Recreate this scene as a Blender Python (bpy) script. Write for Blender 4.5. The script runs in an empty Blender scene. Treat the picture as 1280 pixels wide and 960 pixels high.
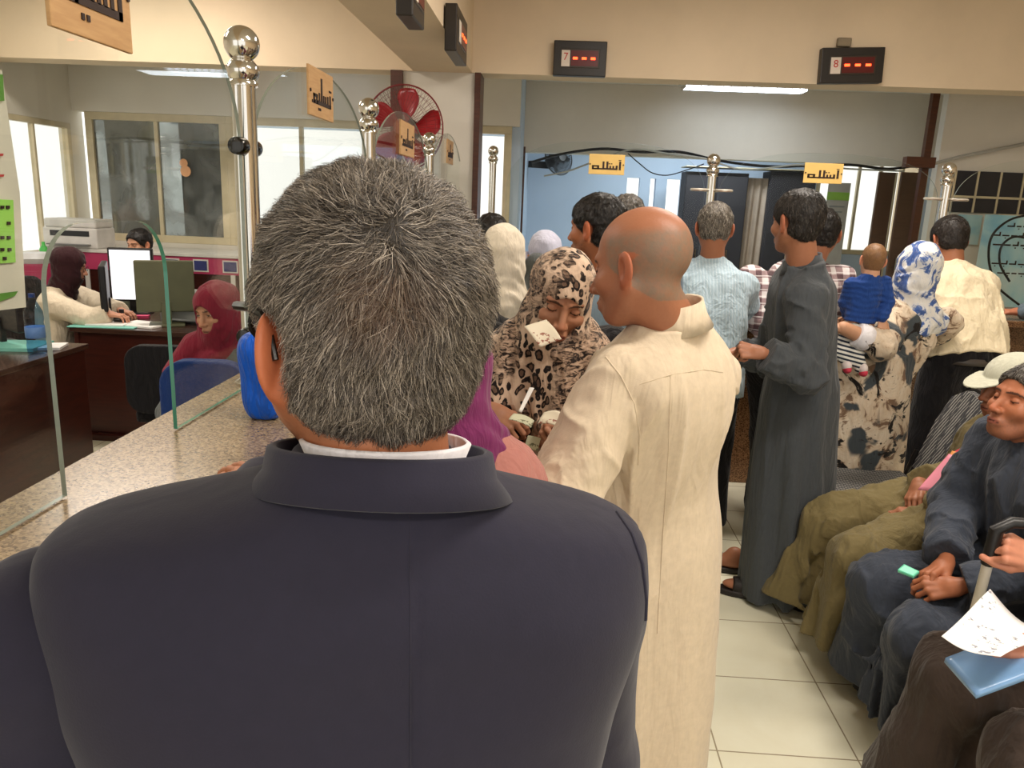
import bpy, bmesh, math, random
import numpy as np
from mathutils import Vector, Matrix, Euler

# ---------------------------------------------------------------- camera, sky, lights, exposure
C = bpy.context.scene.collection
SC = bpy.context.scene
CAM_H, FPX = 1.65, 960.0
YAW, PITCH, ROLL = math.radians(2.5), math.radians(13.4), math.radians(2.3)
_f = np.array([-math.sin(YAW)*math.cos(PITCH), math.cos(YAW)*math.cos(PITCH), -math.sin(PITCH)])
_r = np.array([math.cos(YAW), math.sin(YAW), 0.0]); _u = np.cross(_r, _f)
CR = _r*math.cos(ROLL)+_u*math.sin(ROLL); CU = _u*math.cos(ROLL)-_r*math.sin(ROLL)
CO = np.array([0, 0, CAM_H])
def ray(px, py): return _f+CR*(px-640)/FPX-CU*(py-480)/FPX
def at(px, py, Y): d = ray(px, py); return CO+d*(Y/d[1])
def atz(px, py, z): d = ray(px, py); return CO+d*((z-CAM_H)/d[2])
def atx(px, py, x): d = ray(px, py); return CO+d*(x/d[0])
cd = bpy.data.cameras.new('camera'); cam = bpy.data.objects.new('camera', cd); C.objects.link(cam)
cd.sensor_width = 36; cd.lens = FPX/1280*36; cd.clip_start = 0.05
M = Matrix([list(CR)+[0], list(CU)+[0], list(-_f)+[CAM_H], [0, 0, 0, 1]])
M = Matrix(((CR[0], CU[0], -_f[0], 0), (CR[1], CU[1], -_f[1], 0), (CR[2], CU[2], -_f[2], CAM_H), (0, 0, 0, 1)))
cam.matrix_world = M
SC.camera = cam
SC.view_settings.view_transform = 'Standard'; SC.view_settings.look = 'None'
SC.view_settings.exposure = 0.0; SC.view_settings.gamma = 1.0
SC.view_settings.use_curve_mapping = False
try:
    SC.cycles.max_bounces = 8; SC.cycles.transparent_max_bounces = 24; SC.cycles.sample_clamp_indirect = 6
    SC.cycles.caustics_reflective = False; SC.cycles.caustics_refractive = False
except Exception: pass
wd = bpy.data.worlds.new('World'); SC.world = wd; wd.use_nodes = True
bg = wd.node_tree.nodes['Background']; bg.inputs[0].default_value = (1.0, 0.97, 0.93, 1); bg.inputs[1].default_value = 1.5
def area(name, loc, size, sizey, power, col=(1, 1, 1), rot=(0, 0, 0), parent=None):
    l = bpy.data.lights.new(name, 'AREA'); l.shape = 'RECTANGLE'; l.size = size; l.size_y = sizey
    l.energy = power; l.color = col
    o = bpy.data.objects.new(name, l); C.objects.link(o); o.location = loc; o.rotation_euler = rot
    return o
WARM = (1.0, 0.90, 0.79); COOL = (0.82, 0.91, 1.0)
area('hall_lamp', (1.2, 1.2, 3.25), 1.2, .35, 56, WARM)
area('hall_lamp', (1.2, 3.9, 3.25), 1.2, .35, 66, WARM)
area('hall_lamp', (1.0, -1.6, 3.25), 1.2, .35, 55, WARM)
area('office_lamp', (-2.9, 2.6, 3.2), 1.2, .35, 45, WARM)
area('office_lamp', (-3.0, 5.2, 3.2), 1.2, .35, 45, WARM)
area('back_room_light', (1.85, 7.6, 2.70), 1.2, .3, 9, COOL)
area('back_room_light', (1.6, 9.0, 2.74), 1.2, .3, 40, COOL)  # added light without a fixture, brightens the blue wall

# ---------------------------------------------------------------- materials
def lin(c):
    if isinstance(c, str): c = tuple(int(c[i:i+2], 16) for i in (0, 2, 4))
    return tuple(((v/255)/12.92 if v/255 <= .04045 else ((v/255+.055)/1.055)**2.4) for v in c)
def L4(c): return tuple(lin(c))+(1,)
class Mat:
    def __init__(s, name, col=(200, 200, 200), rough=.7, metal=0, spec=.4, emit=None, es=1):
        s.m = bpy.data.materials.new(name); s.m.use_nodes = True
        s.nt = s.m.node_tree; s.b = s.nt.nodes['Principled BSDF']; s.N = s.nt.nodes; s.lk = s.nt.links
        s.b.inputs['Base Color'].default_value = L4(col); s.b.inputs['Roughness'].default_value = rough
        s.b.inputs['Metallic'].default_value = metal; s.b.inputs['Specular IOR Level'].default_value = spec
        if emit:
            s.b.inputs['Emission Color'].default_value = L4(emit); s.b.inputs['Emission Strength'].default_value = es
        s._tc = None
    def tc(s, scale=None, kind='Object', rot=None):
        if s._tc is None: s._tc = s.N.new('ShaderNodeTexCoord')
        o = s._tc.outputs[kind]
        if scale is None and rot is None: return o
        mp = s.N.new('ShaderNodeMapping'); s.lk.new(o, mp.inputs[0])
        if scale is not None: mp.inputs['Scale'].default_value = scale if hasattr(scale, '__len__') else (scale,)*3
        if rot: mp.inputs['Rotation'].default_value = rot
        return mp.outputs[0]
    def node(s, t, ins={}, **props):
        n = s.N.new(t)
        for k, v in props.items(): setattr(n, k, v)
        for k, v in ins.items():
            if hasattr(v, 'is_linked') or isinstance(v, bpy.types.NodeSocket): s.lk.new(v, n.inputs[k])
            else: n.inputs[k].default_value = v
        return n
    def noise(s, scale, detail=3, rough=.5, vec=None, dist=0):
        return s.node('ShaderNodeTexNoise', {'Vector': vec or s.tc(), 'Scale': scale, 'Detail': detail, 'Roughness': rough, 'Distortion': dist}).outputs[0]
    def vor(s, scale, feat='F1', vec=None, out=0, rnd=1):
        return s.node('ShaderNodeTexVoronoi', {'Vector': vec or s.tc(), 'Scale': scale, 'Randomness': rnd}, feature=feat).outputs[out]
    def ramp(s, fac, stops, interp='LINEAR'):
        n = s.N.new('ShaderNodeValToRGB'); s.lk.new(fac, n.inputs[0]); cr = n.color_ramp; cr.interpolation = interp
        while len(cr.elements) < len(stops): cr.elements.new(.5)
        for e, (p, c) in zip(cr.elements, stops):
            e.position = p; e.color = L4(c) if not isinstance(c, float) else (c, c, c, 1)
        return n.outputs[0]
    def mix(s, fac, a, b, mode='MIX'):
        n = s.N.new('ShaderNodeMix'); n.data_type = 'RGBA'; n.blend_type = mode
        for i, v in ((0, fac), (6, a), (7, b)):
            if isinstance(v, bpy.types.NodeSocket): s.lk.new(v, n.inputs[i])
            else: n.inputs[i].default_value = v if i == 0 else L4(v)
        return n.outputs[2]
    def math(s, op, a, b=0.0, c=None):
        n = s.N.new('ShaderNodeMath'); n.operation = op
        for i, v in ((0, a), (1, b), (2, c)):
            if v is None: continue
            if isinstance(v, bpy.types.NodeSocket): s.lk.new(v, n.inputs[i])
            else: n.inputs[i].default_value = v
        return n.outputs[0]
    def sep(s, vec):
        n = s.N.new('ShaderNodeSeparateXYZ'); s.lk.new(vec, n.inputs[0]); return n.outputs
    def col(s, sock): s.lk.new(sock, s.b.inputs['Base Color']); return s
    def bump(s, h, strength=.3, dist=.01, prev=None):
        n = s.node('ShaderNodeBump', {'Height': h, 'Strength': strength, 'Distance': dist})
        s.lk.new(n.outputs[0], s.b.inputs['Normal']); return s
    def attr(s, name='Col'):
        n = s.N.new('ShaderNodeAttribute'); n.attribute_name = name; return n.outputs[0]
def plain(name, col, rough=.6, metal=0, var=.0, **k):
    m = Mat(name, col, rough, metal, **k)
    c0 = tuple(int(col[i:i+2], 16) for i in (0, 2, 4)) if isinstance(col, str) else col
    v = var or .04
    n = m.noise(9, 4)
    m.col(m.ramp(n, [(.3, tuple(max(0, x*(1-v)) for x in c0)), (.7, tuple(min(255, x*(1+v)) for x in c0))]))
    return m.m
def cloth(name, col, wr=.35, weave=.15, rough=.85, var=.06, stretch=(14, 14, 4), pattern=None):
    m = Mat(name, col, rough, spec=.15)
    m.b.inputs['Sheen Weight'].default_value = .12; m.b.inputs['Sheen Roughness'].default_value = .5
    c0 = tuple(int(col[i:i+2], 16) for i in (0, 2, 4)) if isinstance(col, str) else col
    if pattern: m.col(pattern(m))
    else:
        n = m.noise(60, 5, .6); var = var*.45
        m.col(m.ramp(n, [(.3, tuple(x*(1-var) for x in c0)), (.7, tuple(min(255, x*(1+var)) for x in c0))]))
    big = m.noise(1, 4, .6, m.tc(stretch), .6); rd = m.math('ABSOLUTE', m.math('SUBTRACT', m.noise(1.3, 3, .55, m.tc(stretch, rot=(.2, .3, .1)), .8), .5)); big = m.math('SUBTRACT', big, m.math('MULTIPLY', rd, 1.6))
    fine = m.noise(500, 2, .5)
    h = m.math('ADD', big, m.math('MULTIPLY', fine, weave*.12))
    m.bump(h, wr, .05)
    return m.m
def skinmat(name='skin'):
    m = Mat(name, (190, 130, 100), .48, spec=.35)
    n = m.noise(70, 4, .6)
    m.col(m.mix(m.math('MULTIPLY', n, .22), m.attr(), (120, 60, 40), 'MIX'))
    m.b.inputs['Subsurface Weight'].default_value = .0; m.b.inputs['Subsurface Radius'].default_value = (.01, .004, .002)
    m.b.inputs['Subsurface Scale'].default_value = .5
    m.bump(m.noise(160, 3), .12, .004)
    return m.m
def hairmat(name='hair', rough=.45):
    m = Mat(name, (60, 50, 40), rough, spec=.4); m.col(m.attr())
    m.bump(m.noise(220, 3, .6, m.tc((1, 1, .35))), .5, .004)
    return m.m
def glassmat(name, tint=(250, 252, 251), fres=.8):
    m = Mat(name); N, lk = m.N, m.lk
    tr = N.new('ShaderNodeBsdfTransparent'); tr.inputs[0].default_value = L4(tint)
    gl = N.new('ShaderNodeBsdfGlossy'); gl.inputs['Roughness'].default_value = .01; gl.inputs[0].default_value = (1, 1, 1, 1)
    lw = N.new('ShaderNodeLayerWeight'); lw.inputs[0].default_value = .5
    mx = N.new('ShaderNodeMixShader'); f = m.math('MULTIPLY', m.math('MULTIPLY_ADD', m.math('POWER', lw.outputs[1], 4.0), .45, .022), fres)
    lk.new(f, mx.inputs[0]); lk.new(tr.outputs[0], mx.inputs[1]); lk.new(gl.outputs[0], mx.inputs[2])
    lk.new(mx.outputs[0], N['Material Output'].inputs[0]); return m.m

# ---------------------------------------------------------------- mesh helpers
def mesh_arr(name, V, F, cols=None, smooth=True):
    me = bpy.data.meshes.new(name)
    V = np.asarray(V, dtype=np.float32); 
    F = np.asarray(F, dtype=np.int32); n, k = F.shape
    me.vertices.add(len(V)); me.vertices.foreach_set('co', V.ravel())
    me.loops.add(n*k); me.loops.foreach_set('vertex_index', F.ravel())
    me.polygons.add(n); me.polygons.foreach_set('loop_start', np.arange(0, n*k, k, dtype=np.int32))
    if smooth: me.polygons.foreach_set('use_smooth', np.ones(n, bool))
    me.update(calc_edges=True); me.validate()
    if cols is not None:
        a = me.color_attributes.new('Col', 'FLOAT_COLOR', 'POINT')
        cc = np.ones((len(V), 4), np.float32); cc[:, :3] = cols; a.data.foreach_set('color', cc.ravel())
    return me
def link(name, me, mat=None, parent=None, loc=None):
    o = bpy.data.objects.new(name, me); C.objects.link(o)
    if mat is not None:
        for m in (mat if isinstance(mat, (list, tuple)) else [mat]): me.materials.append(m)
    if loc is not None: o.location = loc
    if parent is not None: o.parent = parent
    return o
def tag(o, label, cat, group=None, kind=None):
    if label: o['label'] = label
    if cat: o['category'] = cat
    if group: o['group'] = group
    if kind: o['kind'] = kind
    return o
def struct(o): o['kind'] = 'structure'; return o
def empty(name, loc, label, cat, group=None, rz=0):
    o = bpy.data.objects.new(name, None); C.objects.link(o); o.location = tuple(loc); o.rotation_euler = (0, 0, rz)
    o.empty_display_size = .05
    return tag(o, label, cat, group)
def finish(bm, name, mat=None, parent=None, loc=None, smooth=False, bevel=0, seg=2):
    if bevel:
        bmesh.ops.bevel(bm, geom=[e for e in bm.edges if len(e.link_faces) == 2 and e.calc_face_angle(0) > .5], offset=bevel, segments=seg, affect='EDGES', profile=.5, clamp_overlap=True)
    bmesh.ops.recalc_face_normals(bm, faces=bm.faces)
    me = bpy.data.meshes.new(name); bm.to_mesh(me); bm.free()
    if smooth:
        for p in me.polygons: p.use_smooth = True
        try: me.set_sharp_from_angle(angle=.7)
        except Exception: pass
    return link(name, me, mat, parent, loc)
def bbox(bm, lo, hi, rot=None, piv=None, mi=0):
    lo = Vector(lo); hi = Vector(hi); c = (lo+hi)/2; s = hi-lo
    r = bmesh.ops.create_cube(bm, size=1); vs = r['verts']
    bmesh.ops.scale(bm, vec=s, verts=vs)
    if rot is not None: bmesh.ops.rotate(bm, cent=(0, 0, 0), matrix=Euler(rot).to_matrix(), verts=vs)
    bmesh.ops.translate(bm, vec=c, verts=vs)
    for v in vs:
        for f in v.link_faces: f.material_index = mi
    return vs
def cyl(bm, a, b, r1, r2=None, n=16, mi=0):
    a = Vector(a); b = Vector(b); r2 = r1 if r2 is None else r2; d = b-a
    r = bmesh.ops.create_cone(bm, cap_ends=True, segments=n, radius1=r1, radius2=r2, depth=d.length)
    vs = r['verts']; q = Vector((0, 0, 1)).rotation_difference(d.normalized())
    bmesh.ops.rotate(bm, cent=(0, 0, 0), matrix=q.to_matrix(), verts=vs)
    bmesh.ops.translate(bm, vec=(a+b)/2, verts=vs)
    for v in vs:
        for f in v.link_faces: f.material_index = mi
    return vs
def lathe(bm, prof, c=(0, 0, 0), n=24, axis='z'):
    rings = []
    for r, z in prof:
        ring = []
        for i in range(n):
            t = 2*math.pi*i/n; x, y = r*math.cos(t), r*math.sin(t)
            p = (x, y, z) if axis == 'z' else ((z, x, y) if axis == 'x' else (x, z, y))
            ring.append(bm.verts.new((p[0]+c[0], p[1]+c[1], p[2]+c[2])))
        rings.append(ring)
    for a, b in zip(rings, rings[1:]):
        for i in range(n): bm.faces.new((a[i], a[(i+1) % n], b[(i+1) % n], b[i]))
    for ring in (rings[0], rings[-1]):
        try: bm.faces.new(ring)
        except Exception: pass
def tube(bm, pts, r, n=8):
    pts = [Vector(p) for p in pts]; rings = []; up = Vector((0, 0, 1))
    prev = None
    for i, p in enumerate(pts):
        d = (pts[min(i+1, len(pts)-1)]-pts[max(i-1, 0)]).normalized()
        if prev is None:
            x = d.orthogonal().normalized()
        else: x = (prev-d*prev.dot(d)).normalized()
        prev = x; y = d.cross(x); rr = r[i] if hasattr(r, '__len__') else r
        rings.append([bm.verts.new(p+(x*math.cos(2*math.pi*k/n)+y*math.sin(2*math.pi*k/n))*rr) for k in range(n)])
    for a, b in zip(rings, rings[1:]):
        for i in range(n): bm.faces.new((a[i], a[(i+1) % n], b[(i+1) % n], b[i]))
    bm.faces.new(rings[0]); bm.faces.new(rings[-1])
def prism(bm, poly, plane, lo, hi, mi=0, cap=True):
    # poly: 2D outline; plane 'yz' -> extruded along x etc.
    def p3(a, b, t): return {'yz': (t, a, b), 'xz': (a, t, b), 'xy': (a, b, t)}[plane]
    A = [bm.verts.new(p3(a, b, lo)) for a, b in poly]; B = [bm.verts.new(p3(a, b, hi)) for a, b in poly]
    n = len(poly)
    for i in range(n):
        f = bm.faces.new((A[i], A[(i+1) % n], B[(i+1) % n], B[i])); f.material_index = mi+1
    f = bm.faces.new(A); f.material_index = mi; f = bm.faces.new(B); f.material_index = mi
def box(name, lo, hi, mat, parent=None, bevel=0, loc=None, rot=None):
    bm = bmesh.new()
    if loc is None and parent is None:
        c = ((lo[0]+hi[0])/2, (lo[1]+hi[1])/2, min(lo[2], hi[2])); l = tuple(c)
        bbox(bm, [lo[i]-c[i] for i in range(3)], [hi[i]-c[i] for i in range(3)])
        o = finish(bm, name, mat, None, l, bevel=bevel)
        if rot: o.rotation_euler = rot
        return o
    bbox(bm, lo, hi); o = finish(bm, name, mat, parent, loc, bevel=bevel)
    if rot: o.rotation_euler = rot
    return o

# ---------------------------------------------------------------- signed-distance sculpting
def V3(*a): return np.array(a, dtype=float)
def cap(P, a, b, ra, rb=None):
    rb = ra if rb is None else rb
    a = np.asarray(a, float); b = np.asarray(b, float); d = b-a; q = P-a
    t = np.clip(q@d/max(d@d, 1e-9), 0, 1)
    return np.linalg.norm(q-t[:, None]*d, axis=1)-(ra+(rb-ra)*t)
def ell(P, c, r, R=None):
    q = P-np.asarray(c, float)
    if R is not None: q = q@R
    r = np.asarray(r, float)
    k0 = np.linalg.norm(q/r, axis=1); k1 = np.linalg.norm(q/(r*r), axis=1)
    return k0*(k0-1)/np.maximum(k1, 1e-9)
def sm(a, b, k):
    h = np.clip(.5+.5*(b-a)/k, 0, 1); return b*(1-h)+a*h-k*h*(1-h)
def sub(a, b, k): return -sm(-a, b, k)   # a minus b
def hsh(ix, iy, iz, s):
    n = (ix*374761393+iy*668265263+iz*2147483647+s*974634777) & 0xffffffff
    n = ((n ^ (n >> 13))*1274126177) & 0xffffffff
    return ((n ^ (n >> 16)) & 0xffff)/32767.5-1
def vn(P, sc, seed=0):
    q = P*np.asarray(sc, float); i = np.floor(q).astype(np.int64); f = q-i; f = f*f*(3-2*f)
    r = 0
    for dx in (0, 1):
        for dy in (0, 1):
            for dz in (0, 1):
                w = (f[:, 0] if dx else 1-f[:, 0])*(f[:, 1] if dy else 1-f[:, 1])*(f[:, 2] if dz else 1-f[:, 2])
                r = r+w*hsh(i[:, 0]+dx, i[:, 1]+dy, i[:, 2]+dz, seed)
    return r
SMK = 3
def smoothtab(cs, W):
    xs = np.linspace(0, 1, 81); y = np.interp(xs, cs, W)
    for _ in range(3): y = np.convolve(np.pad(y, SMK, 'edge'), np.ones(2*SMK+1)/(2*SMK+1), 'valid')
    return xs, y
class Loft:
    def __init__(s, o, top, right, cs, W, D, B=None, p=2.3, ox=None, oy=None, caps=(True, True)):
        o = np.asarray(o, float); top = np.asarray(top, float); s.o = o; w = top-o; s.L = np.linalg.norm(w); s.w = w/s.L
        r = np.asarray(right, float); r = r-s.w*(r@s.w); s.u = r/np.linalg.norm(r); s.v = np.cross(s.w, s.u)
        s.xs, s.W = smoothtab(cs, W); s.D = smoothtab(cs, D)[1]; s.B = smoothtab(cs, B)[1] if B is not None else s.D
        s.ox = smoothtab(cs, ox)[1] if ox is not None else None; s.oy = smoothtab(cs, oy)[1] if oy is not None else None; s.p = p; s.caps = caps
    def coords(s, P):
        q = P-s.o; a = q@s.u; b = q@s.v; c = q@s.w/s.L
        if s.ox is not None: a = a-np.interp(c, s.xs, s.ox)
        if s.oy is not None: b = b-np.interp(c, s.xs, s.oy)
        return a, b, c
    def __call__(s, P):
        a, b, c = s.coords(P)
        W = np.interp(c, s.xs, s.W); D = np.where(b > 0, np.interp(c, s.xs, s.D), np.interp(c, s.xs, s.B))
        r = ((np.abs(a)/W)**s.p+(np.abs(b)/D)**s.p)**(1/s.p)
        d = (r-1)*np.minimum(W, D)
        if s.caps[0]: d = np.maximum(d, -c*s.L)
        if s.caps[1]: d = np.maximum(d, (c-1)*s.L)
        return d
def polygonize(f, lo, hi, vox, newton=2):
    lo = np.asarray(lo, float); hi = np.asarray(hi, float); B = 4
    nb = np.ceil((hi-lo)/(vox*B)).astype(int)+1
    g = np.stack(np.meshgrid(*[np.arange(n) for n in nb], indexing='ij'), -1).reshape(-1, 3)
    cen = lo+(g*B+(B-1)/2)*vox
    cv = f(cen)
    act = np.abs(cv) < vox*B*1.9
    D = np.repeat(np.repeat(np.repeat(cv.reshape(nb), B, 0), B, 1), B, 2).astype(np.float32)
    ga = g[act]; off = np.stack(np.meshgrid(*[np.arange(B)]*3, indexing='ij'), -1).reshape(-1, 3)
    idx = (ga[:, None, :]*B+off[None]).reshape(-1, 3)
    if len(idx) == 0: raise ValueError('empty sdf')
    vals = np.concatenate([f(lo+ch*vox) for ch in np.array_split(idx, max(1, len(idx)//400000))])
    D[idx[:, 0], idx[:, 1], idx[:, 2]] = vals
    S = D < 0
    S[0] = S[-1] = False; S[:, 0] = S[:, -1] = False; S[:, :, 0] = S[:, :, -1] = False
    D = np.where(S, np.minimum(D, -1e-6), np.maximum(D, 1e-6))
    c = np.zeros(tuple(np.array(S.shape)-1), np.int8)
    for dx in (0, 1):
        for dy in (0, 1):
            for dz in (0, 1):
                c += S[dx:S.shape[0]-1+dx, dy:S.shape[1]-1+dy, dz:S.shape[2]-1+dz]
    cells = np.argwhere((c > 0) & (c < 8)); vid = -np.ones(c.shape, np.int32); vid[tuple(cells.T)] = np.arange(len(cells))
    acc = np.zeros((len(cells), 3)); cnt = np.zeros(len(cells))
    corners = [(0, 0, 0), (1, 0, 0), (0, 1, 0), (1, 1, 0), (0, 0, 1), (1, 0, 1), (0, 1, 1), (1, 1, 1)]
    for i in range(8):
        for ax in range(3):
            if corners[i][ax]: continue
            j = list(corners[i]); j[ax] = 1
            pa = cells+corners[i]; pb = cells+j
            da = D[tuple(pa.T)]; db = D[tuple(pb.T)]; m = (da < 0) != (db < 0)
            t = da/(da-db+1e-20)
            p = pa+t[:, None]*(pb-pa); acc[m] += p[m]; cnt[m] += 1
    V = lo+acc/np.maximum(cnt, 1)[:, None]*vox
    quads = []
    for ax in range(3):
        a1, a2 = (ax+1) % 3, (ax+2) % 3
        sl0 = [slice(None)]*3; sl1 = [slice(None)]*3; sl0[ax] = slice(0, -1); sl1[ax] = slice(1, None)
        s0 = S[tuple(sl0)]; s1 = S[tuple(sl1)]
        e = np.argwhere(s0 != s1); 
        ok = (e[:, a1] > 0) & (e[:, a2] > 0) & (e[:, a1] < c.shape[a1]) & (e[:, a2] < c.shape[a2]); e = e[ok]
        fl = s0[tuple(e.T)]
        d1 = np.zeros(3, int); d1[a1] = 1; d2 = np.zeros(3, int); d2[a2] = 1
        q = np.stack([vid[tuple((e-d1-d2).T)], vid[tuple((e-d2).T)], vid[tuple(e.T)], vid[tuple((e-d1).T)]], 1)
        q[~fl] = q[~fl][:, ::-1]; quads.append(q)
    Q = np.concatenate(quads); Q = Q[(Q >= 0).all(1)]
    for _ in range(newton):
        h = vox*.35; d0 = f(V)
        G = np.stack([(f(V+np.eye(3)[k]*h)-f(V-np.eye(3)[k]*h))/(2*h) for k in range(3)], 1)
        g2 = np.maximum((G*G).sum(1), .05); st = np.clip((d0/g2)[:, None]*G, -vox*.6, vox*.6); V = V-st
    return V, Q
def bounds(pts, m):
    pts = np.array(pts); return pts.min(0)-m, pts.max(0)+m
def sdf_obj(name, f, lo, hi, vox, mat, parent=None, origin=(0, 0, 0), colf=None):
    V, Q = polygonize(f, lo, hi, vox)
    cols = colf(V) if colf else None
    return link(name, mesh_arr(name, V-np.asarray(origin), Q, cols), mat, parent)
def rotm(yaw=0, pitch=0, roll=0):
    return np.array(Euler((math.radians(pitch), math.radians(roll), math.radians(yaw)), 'XYZ').to_matrix())
# ---------------------------------------------------------------- people
SKIN = None
def f_head(q, age=0, female=False, jaw=1.0, eyes='open', ears=True, earz=0, lean=.45):
    """head in its own frame: x right, y towards the face, z up; origin mid-head"""
    d = ell(q, (0, -.014, .030), (.0765, .097, .086))
    d = sm(d, ell(q, (0, .018, -.040), (.060*jaw, .070, .070)), .035)
    d = sm(d, ell(q, (0, .058, -.092), (.028*jaw, .026, .020)), .030)
    ax = q.copy(); ax[:, 0] = np.abs(ax[:, 0])
    d = sm(d, cap(ax, (.058*jaw, -.002, -.045), (.026, .050, -.092), .012), .03)     # jaw line
    d = sm(d, ell(ax, (.040, .060, -.026), (.022, .020, .018)), .025)
    d = sm(d, cap(ax, (.010, .081, .020), (.040, .069, .022), .008), .018)
    d = sub(d, ell(ax, (.032, .094, .002), (.019, .020, .013)), .014)
    d = sm(d, ell(ax, (.031, .070, .001), (.0135, .0125, .0125)), .003)
    d = sm(d, cap(q, (0, .083, .006), (0, .108, -.034), .0075, .0105), .012)
    d = sm(d, ell(ax, (.012, .096, -.038), (.008, .010, .008)), .008)
    d = sub(d, ell(ax, (.0065, .102, -.0455), (.0035, .006, .004)), .003)
    d = sm(d, ell(q, (0, .080, -.068), (.026, .018, .018)), .014)
    d = sm(d, ell(q, (0, .0905, -.0635), (.022, .0075, .0048)), .004)
    d = sm(d, ell(q, (0, .0895, -.0745), (.019, .0080, .0055)), .004)
    # ears
    if not ears: return d
    e = ax-np.array((.077, -.006, -.010+earz)); ca, sa = math.cos(lean), math.sin(lean)
    e = np.stack([e[:, 0]*ca+e[:, 1]*sa, -e[:, 0]*sa+e[:, 1]*ca, e[:, 2]], 1)   # ear plate leans out and back
    ear = ell(e, (.004, -.004, .003), (.0075, .0205, .0325))
    ear = sm(ear, ell(e, (.002, .004, -.024), (.007, .012, .012)), .008)
    ear = sub(ear, ell(e, (.012, .002, .004), (.008, .011, .020)), .004)
    d = sm(d, ear, .006)
    return d
def head_cols(q, tone, lips=None, brow='2a211c', stub=None, stubamt=0, iris='2a1c14', eyes='open', bald=None):
    t = np.array(lin(tone)); n = len(q); c = np.tile(t, (n, 1)); ax = np.abs(q[:, 0])
    def blend(mask, col):
        col = np.array(lin(col)); m = np.clip(mask, 0, 1)[:, None]; c[:] = c*(1-m)+col*m
    # warmer ears, cheeks and nose
    red = np.array([1.12, .86, .80])
    m = np.clip(np.maximum((ax-.070)/.012, 1-np.linalg.norm((q-(0, .108, -.034))/.02, axis=1)), 0, 1)[:, None]; c[:] = c*(1-m)+c*red*m
    if stubamt:
        b = (q[:, 1] > -.01) & (q[:, 2] < -.03); k = stubamt*np.clip((-q[:, 2]-.035)/.02, 0, 1)*np.clip((q[:, 1]+.005)/.02, 0, 1)
        k = k*(.6+.4*vn(q, 350, 5)); blend(k, stub or '4a4340')
    if lips is None: lips = '8a4f45'
    ml = (np.abs(q[:, 2]+.069) < .0105-ax*.3) & (ax < .0225) & (q[:, 1] > .078); blend(ml*.8, lips)
    mo = (np.abs(q[:, 2]+.069) < .0014) & (ax < .022) & (q[:, 1] > .078); blend(mo*1., '35150f')
    bx = ax-.030; bz = q[:, 2]-(.0225-bx*bx*9); mb = (np.abs(bz) < .0042-np.abs(bx)*.07) & (np.abs(bx) < .021) & (q[:, 1] > .05); blend(mb*.9, brow)
    ex = ax-.031; ez = q[:, 2]-.001; eye = (np.abs(ex) < .0135) & (q[:, 1] > .06)
    if eyes == 'open':
        o = (.0040-ex*ex*19); mw = eye & (np.abs(ez) < o); blend(mw*1., 'd8cfc8')
        mi = mw & (np.hypot(ex, ez) < .0062); blend(mi*1., iris)
        ml = eye & (np.abs(ez-o) < .0014); blend(ml*1., '1c1210')
    else:
        ml = eye & (np.abs(ez+.0045-ex*ex*18) < .0020); blend(ml*1., '1c1210')
    if bald is not None: bald(q, blend)
    return c
def headfn(Cn, R, **k): return lambda P: f_head((P-Cn)@R, **k)
def hand_pts(wr, d, n, s, curl=(30, 35, 40, 45), sc=1.0, thumb=(0, 0), spread=1.0):
    d = np.asarray(d, float); d = d/np.linalg.norm(d); n = np.asarray(n, float); n = n-d*(n@d); n = n/np.linalg.norm(n); x = np.cross(d, n)
    wr = np.asarray(wr, float)
    T = lambda p: wr+sc*(x*p[0]+d*p[1]+n*p[2])
    segs = []
    mc = [(.031, .082, 0), (.011, .088, .003), (-.010, .084, .001), (-.028, .074, -.003)]
    ln = [.070, .078, .073, .056]; rad = [.0088, .0090, .0085, .0074]
    palm = [(T((s*m[0]*.55, .012, -.004)), T((s*m[0], m[1], m[2]-.004)), .0125, .0105) for m in mc]
    if not hasattr(curl, '__len__'): curl = [curl]*4
    for i, m in enumerate(mc):
        p = np.array([s*m[0], m[1], m[2]-.003]); a = 0; prev = p
        fan = s*(m[0]*1.6)*spread*.6
        for j, (fr, ca) in enumerate(((.46, 1.0), (.30, 1.15), (.24, .7))):
            a += math.radians(curl[i]*ca); v = np.array([fan*math.cos(a), math.cos(a), -math.sin(a)]); v /= np.linalg.norm(v)
            nx = prev+v*ln[i]*fr; segs.append((i, T(prev), T(nx), sc*rad[i]*(1-.10*j), sc*rad[i]*(1-.10*(j+1)))); prev = nx
    t0 = np.array([s*.020, .022, -.010]); t1 = np.array([s*(.044-.010*thumb[0]), .052, -.018-.012*thumb[0]])
    t2 = t1+np.array([s*(.010-.022*thumb[0]), .031, -.006-.012*thumb[0]]); t3 = t2+np.array([s*(.002-.020*thumb[1]), .026, -.004-.008*thumb[1]])
    th = [(4, T(t0), T(t1), .0150*sc, .0112*sc), (4, T(t1), T(t2), .0105*sc, .0095*sc), (4, T(t2), T(t3), .0095*sc, .0080*sc)]
    return palm, segs, th, T, sc
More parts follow.
